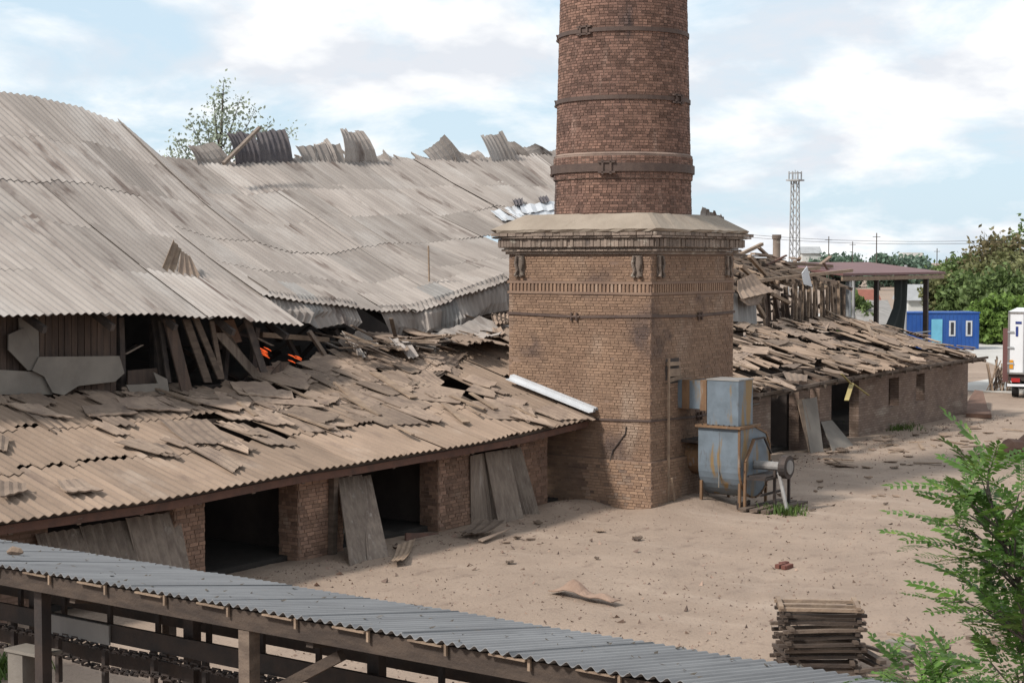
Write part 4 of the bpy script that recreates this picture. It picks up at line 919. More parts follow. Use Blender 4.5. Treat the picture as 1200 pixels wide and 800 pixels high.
mb = MB(); mb.box((FX + .02, FY0 + 1.06, 2.75), (FX + .91, FY0 + 1.26, 3.61)); mb.build('rusty_collar', RUST, hd)
mb = MB(); mb.box((FX + .035, FY0 + 1.62, 2.765), (FX + .895, FY0 + 1.86, 3.595)); mb.build('rusty_collar', RUST, hd)
mb = MB(); mb.tube([(cx, FY1, 1.3), (cx, 0.1, 1.3)], .5, 14); mb.build('inlet_duct', RUST, fn)
mb = MB(); mb.box((FX + .2, FY1 + .01, 1.78), (FX + 1.2, -.05, 1.86)); mb.build('inlet_plate', DARKSTEEL, fn)
for x, y in ((FX + .1, FY0 + .03), (FX + .1, FY1 - .05), (FX + 1.75, FY0 + .05), (FX + 1.75, FY1 - .05)):
    mb = MB(); mb.beam((x, y, -.1), (x, y, .75), .07, .07); mb.build('leg', RUST, fn)
# drive side: bracket frame, shaft, pulley, prop
for p, q, w_, m in (((1.62, -2.12, 0), (1.62, -2.12, 1.35), .07, RUST), ((1.62, -2.12, 1.35), (2.1, -2.14, 1.95), .07, RUST), ((2.1, -2.14, 1.95), (2.75, -2.14, 1.95), .05, DARKSTEEL), ((2.75, -2.14, 1.95), (3.2, -2.14, 1.45), .05, DARKSTEEL), ((3.1, -2.75, 0), (3.1, -2.75, 1.1), .07, DARKSTEEL), ((2.2, -2.75, 0), (2.2, -2.75, 1.1), .07, DARKSTEEL), ((1.62, -2.75, 0.9), (3.1, -2.75, 0.9), .06, DARKSTEEL), ((1.62, -2.15, .9), (1.62, -2.75, .9), .06, DARKSTEEL), ((3.1, -2.15, .9), (3.1, -2.75, .9), .06, DARKSTEEL), ((1.62, -2.6, .45), (3.0, -2.6, .45), .06, DARKSTEEL)):
    mb = MB(); mb.beam(p, q, w_, w_); mb.build('frame_bar', m, fn)
mb = MB(); mb.box((1.7, -2.72, .93), (3.05, -2.15, .97)); mb.build('bearing_table', DARKSTEEL, fn)
mb = MB(); mb.tube([(cx, FY0 - .02, 1.2), (cx, -2.95, 1.2)], .13, 12); mb.build('drive_shaft', PIPE, fn, smooth=False)
mb = MB(); mb.tube([(cx, -2.9, 1.2), (cx, -3.1, 1.2)], .33, 20); pul = mb.build('pulley', DARKSTEEL, fn)
mb = MB(); mb.tube([(cx, -3.09, 1.2), (cx, -3.13, 1.2)], .2, 16); mb.build('hub', GALVEDGE, pul)
mb = MB(); mb.tube([(1.9, -3.3, 0), (2.25, -2.85, 1.05)], .055, 8); mb.build('prop_pipe', PIPE, fn)
for y in (-2.2, -2.55, -2.9):
    mb = MB(); mb.beam((1.3, y, .06), (3.6, y - .1, .07), .24, .07); mb.build('base_plank', WOOD, fn)
for i in range(5):
    mb = MB(); mb.tube([(1.55 + i * .16, -1.95, .02), (1.55 + i * .16, -1.95, .2)], .05, 8); mb.build('anchor_bolt', DARKSTEEL, fn)
mb = MB(); mb.beam(P(783, 592, Z=.05), P(784, 420, Y=-.15), .055, .05); tag(mb.build('wooden_pole', PALEWOOD), 'tall thin wooden pole leaning upright on the shaded chimney face', 'pole')
mb = MB(); mb.beam(P(791, 592, Z=.05), P(787, 560, Y=-.3), .05, .05); tag(mb.build('wooden_stick', PALEWOOD), 'short forked stick at the foot of the tall pole', 'stick')
# weeds
def tuft(center, n, spread, h, m, label, name='grass_tuft'):
    V, F = [], []
    for k in range(n):
        x, y = NR.normal(0, spread, 2); a = NR.uniform(0, 6.28); hh = h * NR.uniform(.4, 1); w_ = .02; le = NR.uniform(.3, .8) * hh
        b = len(V); dx, dy = math.cos(a), math.sin(a)
        V += [(x - dy * w_, y + dx * w_, 0), (x + dy * w_, y - dx * w_, 0), (x + dx * le + dy * w_ * .6, y + dy * le - dx * w_ * .6, hh * .8), (x + dx * le * 1.3, y + dy * le * 1.3, hh)]
        F.append((b, b + 1, b + 2, b + 3))
    o = link(name, quick_mesh(name, V, F), m, None, center); return tag(o, label, 'grass', None, 'stuff')
tuft(Vector((1.9, -3.2, gzf(1.9, -3.2))), 260, .28, .3, GRASS, 'small green grass tuft at the foot of the blower')
c = P(8, 785, Z=0); tuft(Vector((c.x, c.y, 0)), 300, .35, .35, GRASS, 'green weeds at the lower left picture corner')
c = P(1040, 502, Z=0); tuft(Vector((c.x, c.y, 0)), 500, .6, .3, GRASS, 'low weeds along the foot of the far brick wall')

# ------------------------------------------------------------------ yard litter
mb = MB(); p = P(686, 697, Z=.05)
a, b = P(650, 692, Z=.03), P(722, 706, Z=.03); al = (b - a).normalized(); pr = Vector((al.y, -al.x, 0))
V, F = [], []; nu, nv = 12, 5; b0 = 0
for i in range(nu + 1):
    u = i / nu
    for j in range(nv + 1):
        v = j / nv - .5; hump = .30 * math.exp(-((u - .33) / .17) ** 2) + .12 * math.exp(-((u - .8) / .12) ** 2)
        q = a + (b - a) * u + pr * (v * (.42 - .12 * u)) + Vector((0, 0, .03 + hump * math.cos(v * 2.6) + U(0, .02)))
        V.append(q)
for i in range(nu):
    for j in range(nv):
        q = i * (nv + 1) + j; F.append((q, q + 1, q + nv + 2, q + nv + 1))
mb.add(V, F); o = mb.build('crumpled_sheet', TARP); tag(o, 'crumpled brown sheet lying alone in the middle of the yard', 'sheet')
sm = o.modifiers.new('s', 'SOLIDIFY'); sm.thickness = .02
c = P(918, 661, Z=0)
for k in range(4):
    mb = MB(); q = c + Vector((U(-.25, .25), U(-.15, .15), 0)); q.z = gzf(q.x, q.y); mb.beam(q + Vector((-.1, 0, .05)), q + Vector((U(.05, .2), U(-.1, .1), .06)), .12, .09)
    tag(mb.build('brick_fragment', REDBRICK), 'broken red brick fragment in the small heap on the open sand', 'brick', 'red brick fragments in the yard')
def ground_s(x, y): return Vector((x, y, gzf(x, y)))
GL = 'small broken slate piece scattered on the sand along the sheds'
k = 0
while k < 62:
    q = R.choice((0, 0, 0, 0, 1, 2))
    if q == 0: px, py = U(920, 1180), U(500, 548)
    elif q == 1: px, py = U(560, 760), U(606, 660)
    else: px, py = U(880, 1060), U(560, 600)
    p = P(px, py, Z=0)
    if p.y > 2.4: continue
    place(R.choice(SM), 'slate_piece', ground_s, p.x, p.y, .05, .1, U(0, 6), U(.08, .2) if q else U(.15, .45), GL, 'slate piece', 'slate pieces on the sand'); k += 1
for k in range(18):
    px, py = U(930, 1190), U(500, 545); p = P(px, py, Z=0)
    if p.y > 2.4: continue
    place(R.choice(BM), 'splintered_board', ground_s, p.x, p.y, .05, .03, U(0, 6), U(.35, .8), 'splintered board lying on the sand before the far shed', 'board', 'boards on the sand by the far shed')
# pebbles and crumbs
V, F = [], []
n = 7500; fs = [(0, 1, 2), (0, 2, 3), (0, 3, 1), (1, 3, 2)]
for k in range(n):
    x, y = U(300, 1250), 500 + 330 * R.random() ** 1.1
    p = P(x, y, Z=0)
    if R.random() < .25: p = Vector((U(-14, 34), 2.3 - abs(R.gauss(0, 1.1)), 0))
    if p.y > 2.3 or (-.2 < p.x < 5 and p.y > -.2): continue
    s = U(.010, .045) * (1 if R.random() < .92 else U(1.6, 3.0)); z = gzf(p.x, p.y); b = len(V)
    for q in range(4): V.append((p.x + U(-1, 1) * s, p.y + U(-1, 1) * s, z + (s * .9 if q == 0 else U(-.2, .3) * s)))
    F += [tuple(i + b for i in f) for f in fs]
GRAVEL = mat('crumbs', (0.24, 0.165, 0.125), (0.13, 0.09, 0.075), (3, 3, 3), island=0.5)
tag(link('gravel', quick_mesh('gravel', V, F), GRAVEL), 'scattered pebbles and brick crumbs over the yard', 'gravel', None, 'stuff')
# hessian, black heap, brush heap near the truck
mb = MB(); mb.prism([P(1136, 486, Z=.03), P(1160, 488, Z=.03), P(1152, 458, D=79.5)], (0.5, .6, 0)); mb.prism([P(1132, 489, Z=.02), P(1162, 490, Z=.02), P(1160, 484, Z=.05), P(1138, 484, Z=.05)], (0, 0, .18))
tag(mb.build('brown_sacking', HESSIAN), 'dark brown peaked sheet of sacking at the far shed corner', 'sacking')
mb = MB(); a, b = P(1168, 533, Z=.1), P(1215, 524, Z=.25); mb.tube([a, lerp(a, b, .3) + Vector((0, 0, .2)), lerp(a, b, .6) + Vector((0, 0, .1)), b + Vector((0, 0, .35))], [.1, .32, .3, .4], 8)
tag(mb.build('dark_bundle', HESSIAN), 'dark rumpled bundle on the sand at the right picture edge', 'bundle')
for k in range(22):
    p = P(U(1160, 1182), 458, Z=0); mb = MB(); top = p + Vector((U(-.5, 1.2), U(-1.0, .6), U(.6, 1.9))); mb.beam(p + Vector((U(-.3, .3), U(-.3, .3), 0)), top, .07, .05)
    tag(mb.build('brush_stick', WOOD if k % 2 else PALEWOOD), 'dry stick in the brush heap left of the white truck', 'stick', 'sticks in the brush heap')

# ------------------------------------------------------------------ rack stack and poles lower right
ang = math.atan2(RIGHT.y, RIGHT.x)
c0 = P(958, 786, Z=0); order = ['lowest', 'second lowest', 'third lowest', 'fourth lowest', 'fifth lowest', 'fifth from the top', 'fourth from the top', 'third from the top', 'second from the top', 'topmost']
rail_me = {}
for i in range(10):
    z = .03 + i * .118; W = 1.40
    t = thing('drying_rack', (c0.x, c0.y, z), 'wooden stick rack, %s of the stack on the sand' % order[i], 'rack', 'stacked wooden racks')
    t.rotation_euler = (0, 0, ang + U(-.10, .10)); t.location.x += U(-.09, .09); t.location.y += U(-.05, .05)
    def part(name, a, b, w_, h_, m):
        mb = MB(); mid = lerp(Vector(a), Vector(b), .5) + Vector((0, U(-.015, .015), U(-.012, .012)))
        mb.beam(a, mid, w_ * 2.2, w_ * 1.5); mb.beam(mid, b, w_ * 2.2, w_ * 1.5); me = mb.mesh(name); o = link(name, me, m); o.parent = t
    m = PALEWOOD if i >= 9 else (DARKWOOD if i % 3 else WOOD)
    for y in (-.34, -.05, .34): part('rail', (-W / 2 + U(-.06, .03), y, .045), (W / 2 + U(-.03, .06), y + U(-.03, .03), .045), .036, .04, m)
    for x in (-W / 2 + .06 + (0 if i == 9 else U(0, .1)), W / 2 - .06 - (0 if i == 9 else U(0, .1))): part('cross_stick', (x, -.42, .09), (x + U(-.03, .03), .42, .09), .034, .035, m)
def loose(pts, w_, label, m=WOOD, group=None):
    mb = MB(); mb.beam(pts[0], pts[1], w_, w_ * .6); tag(mb.build('loose_pole', m), label, 'pole', group)
for a, b, w_, m in (((1040, 742), (1108, 750), .07, PALEWOOD), ((1048, 760), (1106, 745), .06, PALEWOOD), ((1060, 772), (1112, 758), .09, WOOD), ((1095, 772), (1118, 766), .09, WOOD), ((1000, 752), (1050, 768), .08, WOOD), ((1008, 770), (1060, 795), .1, WOOD), ((1005, 786), (1070, 778), .09, WOOD), ((1040, 752), (1070, 758), .16, FLAT), ((1020, 796), (1080, 800), .1, WOOD), ((1012, 762), (1035, 776), .12, WOOD)):
    loose([P(*a, Z=U(.1, .35)), P(*b, Z=U(.1, .35))], w_, 'loose pole in the untidy heap right of the rack stack', m, 'loose poles beside the racks')
for a, b, w_, m in (((1134, 746), (1186, 756), .12, WOOD), ((1150, 744), (1195, 730), .05, PALEWOOD), ((1160, 747), (1200, 736), .07, PALEWOOD), ((1178, 752), (1210, 744), .06, PALEWOOD)):
    loose([P(*a, Z=.08), P(*b, Z=.12)], w_, 'loose pole on the sand under the leafy tree', m, 'loose poles under the leafy tree')

# ------------------------------------------------------------------ foreground canopy and conveyor
cn = thing('metal_canopy', (-24.6, -8, 0), 'low galvanised corrugated canopy roof on timber beams crossing the lower left', 'canopy')
NX, NZ, FXX, FZ = -26.0, 3.09, -23.2, 2.64
for x, z in ((NX + .35, NZ - .14), (-24.6, lerp(NZ, FZ, .5) - .1), (FXX - .25, FZ - .10)): MB().beam((x, 3, z), (x, -22, z), .10, .12).build('purlin', DARKWOOD, cn)
cframe = cn
y = 3.0; k = 0
while y > -21.5:
    c = [Vector((NX + U(-.03, .03), y, NZ + U(0, .008))), Vector((NX + U(-.03, .03), y - 1.42, NZ + U(0, .008))), Vector((FXX + U(-.04, .04), y, FZ + U(0, .008))), Vector((FXX + U(-.04, .04), y - 1.42, FZ + U(0, .008)))]
    mb = MB(); corr(mb, c, 10, .022, 2, 8, thick=.008, lift=.003 * (k % 2)); mb.build('roof_sheet', GALV, cframe); y -= 1.4; k += 1
mb = MB(); mb.beam((NX + .12, 3, NZ - .17), (NX + .12, -22, NZ - .17), .07, .22); mb.build('fascia_beam', DARKWOOD, cn)
mb = MB(); mb.beam((FXX - .35, 3, FZ - .35), (FXX - .35, -22, FZ - .35), .09, .18); mb.build('rear_beam', DARKWOOD, cn)
for i, y in enumerate(np.arange(2.2, -21, -1.05)):
    mb = MB(); mb.beam((NX + .03, y, NZ - .045), (NX + .03, y - .45, NZ - .05), .04, .02); mb.build('wedge_batten', PALEWOOD, cn)
    mb = MB(); mb.beam((NX + .05, y - .48, NZ - .03), (NX + .05, y - .48, NZ - .15), .03, .03); mb.build('hanger', PALEWOOD, cn)
for x, y, m, w_ in ((NX + .30, P(50, 720, X=NX + .3).y, DARKSTEEL, .15), (NX + .18, P(292, 770, X=NX + .18).y, WOOD, .17), (NX + .18, -16.5, DARKWOOD, .17), (NX + .3, 1.5, DARKWOOD, .15)):
    mb = MB(); mb.beam((x, y, -.1), (x, y, NZ - .28 if w_ < .16 else NZ - .29), w_, w_); mb.build('post', m, cn)
    mb = MB(); mb.beam((FXX - .35, y, -.1), (FXX - .35, y, FZ - .45), .14, .14); mb.build('post', DARKWOOD, cn)
yb = P(292, 770, X=NX + .18).y
mb = MB(); mb.beam((NX + .25, yb - .1, 2.0), (NX + .3, yb - 1.3, 2.66), .10, .12); mb.build('brace', DARKWOOD, cn)
for y in (1.0, -3.0, -7.0, -11, -15, -19):
    mb = MB(); mb.beam((NX + .15, y, NZ - .30), (FXX - .35, y, FZ - .24), .1, .12); mb.build('tie_beam', DARKWOOD, cn)
c = P(18, 651, Z=2.93)
mb = MB(); mb.tube([c + Vector((-.07, .09, .05)), c + Vector((-.02, .04, .075)), c + Vector((.03, -.05, .06)), c + Vector((.05, -.10, .05))], [.02, .065, .055, .02], 6); tag(mb.build('brick_lump', PALEWOOD), 'tan lump of brick lying on the galvanised canopy roof', 'brick')

V, F = [], []
for k in range(160):
    y_ = U(-18, 2); q = R.random(); p = Vector((lerp(NX, FXX, q), y_, lerp(NZ, FZ, q) + .03)); a = U(0, 6); l_ = U(.015, .05); b0 = len(V); d = Vector((math.cos(a), math.sin(a), 0)) * l_; e = Vector((-d.y, d.x, .01)) * .5
    V += [tuple(p - d), tuple(p + e), tuple(p + d + Vector((0, 0, .015))), tuple(p - e)]; F.append((b0, b0 + 1, b0 + 2, b0 + 3))
tag(link('leaf_litter', quick_mesh('leaf_litter', V, F), BARK), 'scraps of dead leaves lying on the galvanised canopy', 'litter', None, 'stuff')
cv = thing('conveyor', (-24.8, -6, 0), 'dark steel conveyor with hanging chains under the galvanised canopy', 'conveyor')
CX = -24.9
def cyz(px, py, x=CX): return P(px, py, X=x)
zt = cyz(150, 745).z
mb = MB(); mb.beam((CX, 3, zt), (CX, -16, zt), .05, .24); mb.build('upper_rail', DARKSTEEL, cv)
mb = MB(); mb.beam((CX + .9, 3, zt + .05), (CX + .9, -16, zt + .05), .05, .2); mb.build('upper_rail', DARKSTEEL, cv)
a, b = cyz(57, 722), cyz(132, 745); mb = MB(); mb.beam((CX - .05, a.y, zt - .02), (CX - .05, b.y, zt - .02), .03, .26); mb.build('pale_panel', GALVEDGE, cv)
zl = cyz(150, 790).z
mb = MB(); mb.beam((CX + .35, 3, zl + .05), (CX + .35, -16, zl + .05), .06, .2); mb.build('lower_rail', DARKSTEEL, cv)
for y in np.arange(2.5, -15, -.95):
    mb = MB(); mb.beam((CX + .45, y, zt - .1), (CX + .45, y, zt + .42), .07, .05); mb.beam((CX + .25, y, zt + .40), (CX + .65, y, zt + .40), .12, .06); mb.build('roller_bracket', DARKSTEEL, cv)
    mb = MB(); mb.beam((CX + .1, y - .3, zl - .35), (CX + .1, y - .3, zt - .05), .07, .07); mb.build('hanger', DARKSTEEL, cv)
for y in np.arange(1.5, -15, -3.1):
    mb = MB(); mb.beam((CX + .3, y, -.1), (CX + .3, y, zt + .3), .18, .14); mb.build('stand', DARKSTEEL, cv)
def chain(x, z, droop, name='chain'):
    mb = MB(); y = 2.8; k = 0
    while y > -15:
        ph = ((y + 40) % 1.9) / 1.9; zz = z - droop * math.sin(math.pi * ph); c = Vector((x, y, zz)); hx, hz = (.035, .012) if k % 2 else (.012, .04)
        for s in (-1, 1):
            if k % 2: mb.beam(c + Vector((s * .032, .06, 0)), c + Vector((s * .032, -.06, 0)), .02, .02)
            else: mb.beam(c + Vector((0, .06, s * .032)), c + Vector((0, -.06, s * .032)), .02, .02)
        mb.beam(c + Vector((-hx, .06, -hz)), c + Vector((hx, .06, hz)), .022, .022); mb.beam(c + Vector((-hx, -.06, -hz)), c + Vector((hx, -.06, hz)), .022, .022)
        y -= .095; k += 1
    return tag(mb.build(name, DARKSTEEL, cv), kind='stuff')
chain(CX - .06, zt - .15, .05); chain(CX - .2, zl + .16, .07)
# grey control box left
a = P(20, 760, X=-25.6)
mb = MB(); mb.prism([(-25.75, a.y, .2), (-25.35, a.y, .2), (-25.35, a.y, a.z - .05), (-25.75, a.y, a.z + .02)], (0, -.30, 0)); bx = mb.build('metal_trough', FLAT); tag(bx, 'pale grey metal trough beside the dark steel post at lower left', 'trough')
mb = MB(); mb.beam((-25.6, a.y + .04, a.z + .02), (-25.6, a.y - .7, a.z + .03), .35, .04); tr_ = mb.build('rim', FLAT, bx)

# ------------------------------------------------------------------ far canopy, cabin, truck, background
fc = thing('far_canopy', (40, 12, 0), 'open canopy with flat maroon roof on thin posts behind the far shed', 'canopy')
xa, xb = P(992, 318, Y=9).x, P(1108, 318, Y=9).x
zf = P(1060, 322, Y=9).z; zb = P(1050, 309.5, Y=13).z
mb = MB(); mb.prism([(xa - .4, 9, zf), (xb, 9, zf), (xb - .5, 13.2, zb), (xa - .4, 13.2, zb)], (0, 0, .12)); mb.build('roof', MAROON, fc)
mb = MB(); mb.beam((xa - .4, 9.05, zf - .14), (xb - .2, 9.05, zf - .14), .1, .2); mb.beam((xa - .4, 13.0, zb - .14), (xb - .5, 13.0, zb - .14), .1, .2); mb.build('eave_beam', PALEWOOD, fc)
for px in (994, 1027, 1085):
    x = P(px, 350, Y=9.2).x; mb = MB(); mb.beam((x, 9.2, 0), (x, 9.2, zf - .05), .20 if px != 1085 else .24, .2); mb.build('post', STEELGREY if px == 994 else DARKSTEEL, fc)
for px in (1000, 1061):
    x = P(px, 350, Y=12.9).x; mb = MB(); mb.beam((x, 12.9, 0), (x, 12.9, zb - .05), .14, .14); mb.build('post', STEELGREY, fc)
V, F = [], []; nu, nv = 14, 8
for i in range(nu + 1):
    for j in range(nv + 1):
        u, v = i / nu, j / nv; xl, xr_ = lerp(1049, 1030, max(0, v - .45) * 1.8), lerp(1064, 1060, v)
        V.append(P(lerp(xl, xr_, u), lerp(322, 400, v), Y=9.5) + Vector((0, .12 * math.sin(u * 14), 0)))
for i in range(nu):
    for j in range(nv): q = i * (nv + 1) + j; F.append((q, q + nv + 1, q + nv + 2, q + 1))
o = MB().add(V, F).build('curtain', BLACKCLOTH, fc); o.modifiers.new('s', 'SOLIDIFY').thickness = .03
V2 = [p + Vector((0, 0, 0)) for p in V]
mb = MB(); mb.prism([P(975, 325, Y=9.6), P(990, 325, Y=9.6), P(990, 380, Y=9.6), P(975, 380, Y=9.6)], (0, .05, 0)); mb.build('curtain', BLACKCLOTH, fc)
for a, b in (((1035, 394), (1090, 388)), ((1030, 402), (1090, 397))):
    mb = MB(); mb.tube([P(*a, Y=8.9), P(*b, Y=8.9)], .04, 6); mb.build('rail', STEELGREY, fc)

def oriented(center, ang):                       # helper frame: local (x right, y away, z up)
    ca, sa = math.cos(ang), math.sin(ang)
    return lambda x, y, z: Vector((center.x + x * ca - y * sa, center.y + x * sa + y * ca, center.z + z))
c = P(1147, 410, Z=0); O = oriented(c, ang + .06)
def obox(mb, O, a, b):
    (x0, y0, z0), (x1, y1, z1) = a, b
    return mb.hexa([O(x0, y0, z0), O(x1, y0, z0), O(x1, y1, z0), O(x0, y1, z0), O(x0, y0, z1), O(x1, y0, z1), O(x1, y1, z1), O(x0, y1, z1)])
depth_c = (c - CAM).dot(FWD); ppm = FOC / depth_c; hC = 43 / ppm; LC = 118 / ppm
cab = thing('site_cabin', (c.x, c.y, 0), 'bright blue site cabin with light blue door and two white framed windows', 'cabin')
mb = MB(); obox(mb, O, (-LC, 0, .1), (0, 2.6, hC)); mb.build('body', BLUE, cab)
mb = MB(); obox(mb, O, (-LC - .05, -.06, hC), (.06, 2.66, hC + .1)); mb.build('roof_rim', BLUE, cab)
for k in range(24):
    x = -LC + .15 + k * LC / 24; mb = MB(); obox(mb, O, (x, -.025, .15), (x + .08, 0, hC - .05)); mb.build('rib', BLUE, cab)
mb = MB(); obox(mb, O, (-(1147 - 1090) / ppm, -.05, .15), (-(1147 - 1103) / ppm, -.028, hC - .45)); dr = mb.build('door', LBLUE, cab)
for px in (1111, 1131):
    x0 = -(1147 - px) / ppm; w_ = 7.5 / ppm; z0, z1 = hC * .38, hC * .80
    mb = MB(); obox(mb, O, (x0, -.06, z0), (x0 + w_, -.03, z1)); wn = mb.build('window', WHITE, cab)
    mb = MB(); obox(mb, O, (x0 + .13, -.075, z0 + .13), (x0 + w_ - .13, -.062, z1 - .13)); mb.build('pane', GLASS, wn)

c = P(1180, 466, Z=0); O = oriented(c, ang - .36); dT = (c - CAM).dot(FWD); pt_ = FOC / dT
tk = thing('box_truck', (c.x, c.y, 0), 'white box truck seen from behind at the right picture edge', 'truck')
zb_, zt_ = 28 / pt_, 101 / pt_
mb = MB(); obox(mb, O, (0, 0, zb_), (2.5, 7.5, zt_)); mb.build('cargo_box', TRUCK, tk)
mb = MB()
for a, b in (((0, -.03, zb_), (.09, 0, zt_)), ((0, -.03, zt_ - .1), (2.5, 0, zt_)), ((0, -.03, zb_), (2.5, 0, zb_ + .09)), ((1.21, -.03, zb_ + .1), (1.29, 0, zt_ - .11))): obox(mb, O, a, b)
mb.build('rear_frame', GALVEDGE, tk)
mb = MB(); obox(mb, O, (.05, .1, zb_ - .35), (2.45, 7.3, zb_ - .02)); mb.build('chassis', DARKSTEEL, tk)
mb = MB(); obox(mb, O, (.0, -.05, zb_ - .62), (2.5, .08, zb_ - .50)); mb.build('bumper', TRUCK, tk)
for x in (.2, 1.95):
    mb = MB(); obox(mb, O, (x, -.08, zb_ - .40), (x + .42, .05, zb_ - .2)); mb.build('tail_light', REDL, tk)
for x in (.75, 1.05, 1.45, 1.75):
    mb = MB(); obox(mb, O, (x, -.06, zb_ + .1), (x + .04, -.032, zt_ - .12)); mb.build('lock_rod', STEELGREY, tk)
for z in (.5, 1.3, 2.1):
    mb = MB(); obox(mb, O, (-.01, -.06, zb_ + z), (.30, -.033, zb_ + z + .09)); mb.build('hinge', STEELGREY, tk)
mb = MB(); obox(mb, O, (.10, -.045, zb_ + .28), (.28, -.032, zb_ + .72)); mb.build('reflector', ORANGE, tk)
mb = MB(); obox(mb, O, (.38, -.02, zt_ - 1.25), (.50, -.003, zt_ - .75)); obox(mb, O, (.36, -.02, zt_ - .62), (.66, -.003, zt_ - .5)); mb.build('lettering', MARK, tk)
for x in (.35, 2.1):
    for y in (1.0, 6.3):
        mb = MB(); mb.tube([O(x - .16, y, .47), O(x + .16, y, .47)], .47, 20); whl = mb.build('wheel', RUBBER, tk)
        mb = MB(); mb.tube([O(x - .175, y, .47), O(x + .175, y, .47)], .24, 14); mb.build('rim', STEELGREY, whl)
mb = MB(); obox(mb, O, (-.32, 1.2, zb_ - .5), (-.04, 1.3, zt_ - .9)); mb.build('side_curtain', MAROON, tk)
mb = MB(); obox(mb, O, (.12, 7.8, .55), (2.4, 9.6, 2.8)); mb.build('driver_cab', TRUCK, tk)

# lattice mast
D = 320; c = P(931, 300, D=D); c.z = 0; ztop = P(931, 203, D=D).z
ms = thing('lattice_mast', c, 'slim steel lattice mast with a platform on top behind the shed', 'mast')
def leg_p(i, z): wd = lerp(.85, .55, z / ztop); return c + Vector((wd * (1 if i in (0, 3) else -1), wd * (1 if i < 2 else -1), z))
for i in range(4):
    mb = MB(); mb.beam(leg_p(i, 0), leg_p(i, ztop - 1.5), .2, .2); mb.build('leg', STEELGREY, ms)
zs = np.linspace(0, ztop - 1.5, 15)
for i in range(4):
    for a, b in zip(zs[:-1], zs[1:]):
        mb = MB(); mb.beam(leg_p(i, a), leg_p((i + 1) % 4, b), .11, .11); mb.build('brace', STEELGREY, ms)
mb = MB(); mb.box((c.x - 1.35, c.y - 1.35, ztop - 1.6), (c.x + 1.35, c.y + 1.35, ztop - 1.3)); mb.build('platform', STEELGREY, ms)
for q in range(8):
    t = q * math.pi / 4; p = c + Vector((1.3 * math.cos(t), 1.3 * math.sin(t), ztop - 1.3)); mb = MB(); mb.beam(p, p + Vector((0, 0, 1.6)), .16, .16); mb.build('railing_post', STEELGREY, ms)
mb = MB(); mb.ring((c.x, c.y), 1.22, 1.36, ztop - .1, ztop + .05, 16); mb.build('railing', STEELGREY, ms)
mb = MB(); mb.tube([c + Vector((0, 0, ztop - 1.3)), c + Vector((0, 0, ztop + .6))], .08, 6); mb.build('antenna', STEELGREY, ms)
# stub chimney
D = 95; c = P(910, 300, D=D); zt_ = P(910, 275, D=D).z
mb = MB(); mb.ring((c.x, c.y), .08, .23, 0, zt_, 16, .1, .22); mb.ring((c.x, c.y), .1, .27, zt_ - .25, zt_, 16)
tag(mb.build('stub_chimney', CORNICE), 'short round brown pipe chimney left of the lattice mast', 'chimney')
# utility poles and wires
tops = []
for k, (px, py, d, l) in enumerate(((971, 277, 230, 'thin utility pole above the far treetops left of the dark conifer'), (999, 283, 260, 'thinnest utility pole between the mast and the conifer'), (1027, 273, 210, 'tallest utility pole rising before the dark conifer'), (1098, 291, 260, 'short utility pole before the wooded right slope'))):
    c = P(px, 305, D=d); t = P(px, py, D=d).z; mb = MB(); mb.tube([(c.x, c.y, 0), (c.x, c.y, t)], [.10, .07], 6); mb.beam((c.x - .5, c.y + .3, t - .5), (c.x + .5, c.y - .3, t - .5), .07, .07); tag(mb.build('utility_pole', BARK), l, 'pole', 'utility poles')
for k, dz in enumerate((0, 3)):
    a, b = P(700, 256 + dz, D=150), P(1230, 280 + dz, D=150); pts = [lerp(a, b, t) - Vector((0, 0, 1.0 * math.sin(math.pi * t))) for t in np.linspace(0, 1, 14)]
    mb = MB(); mb.tube(pts, .018, 5); tag(mb.build('power_line', DARKSTEEL), ('upper' if k == 0 else 'lower') + ' of the two thin power lines crossing the sky right of the chimney', 'wire')

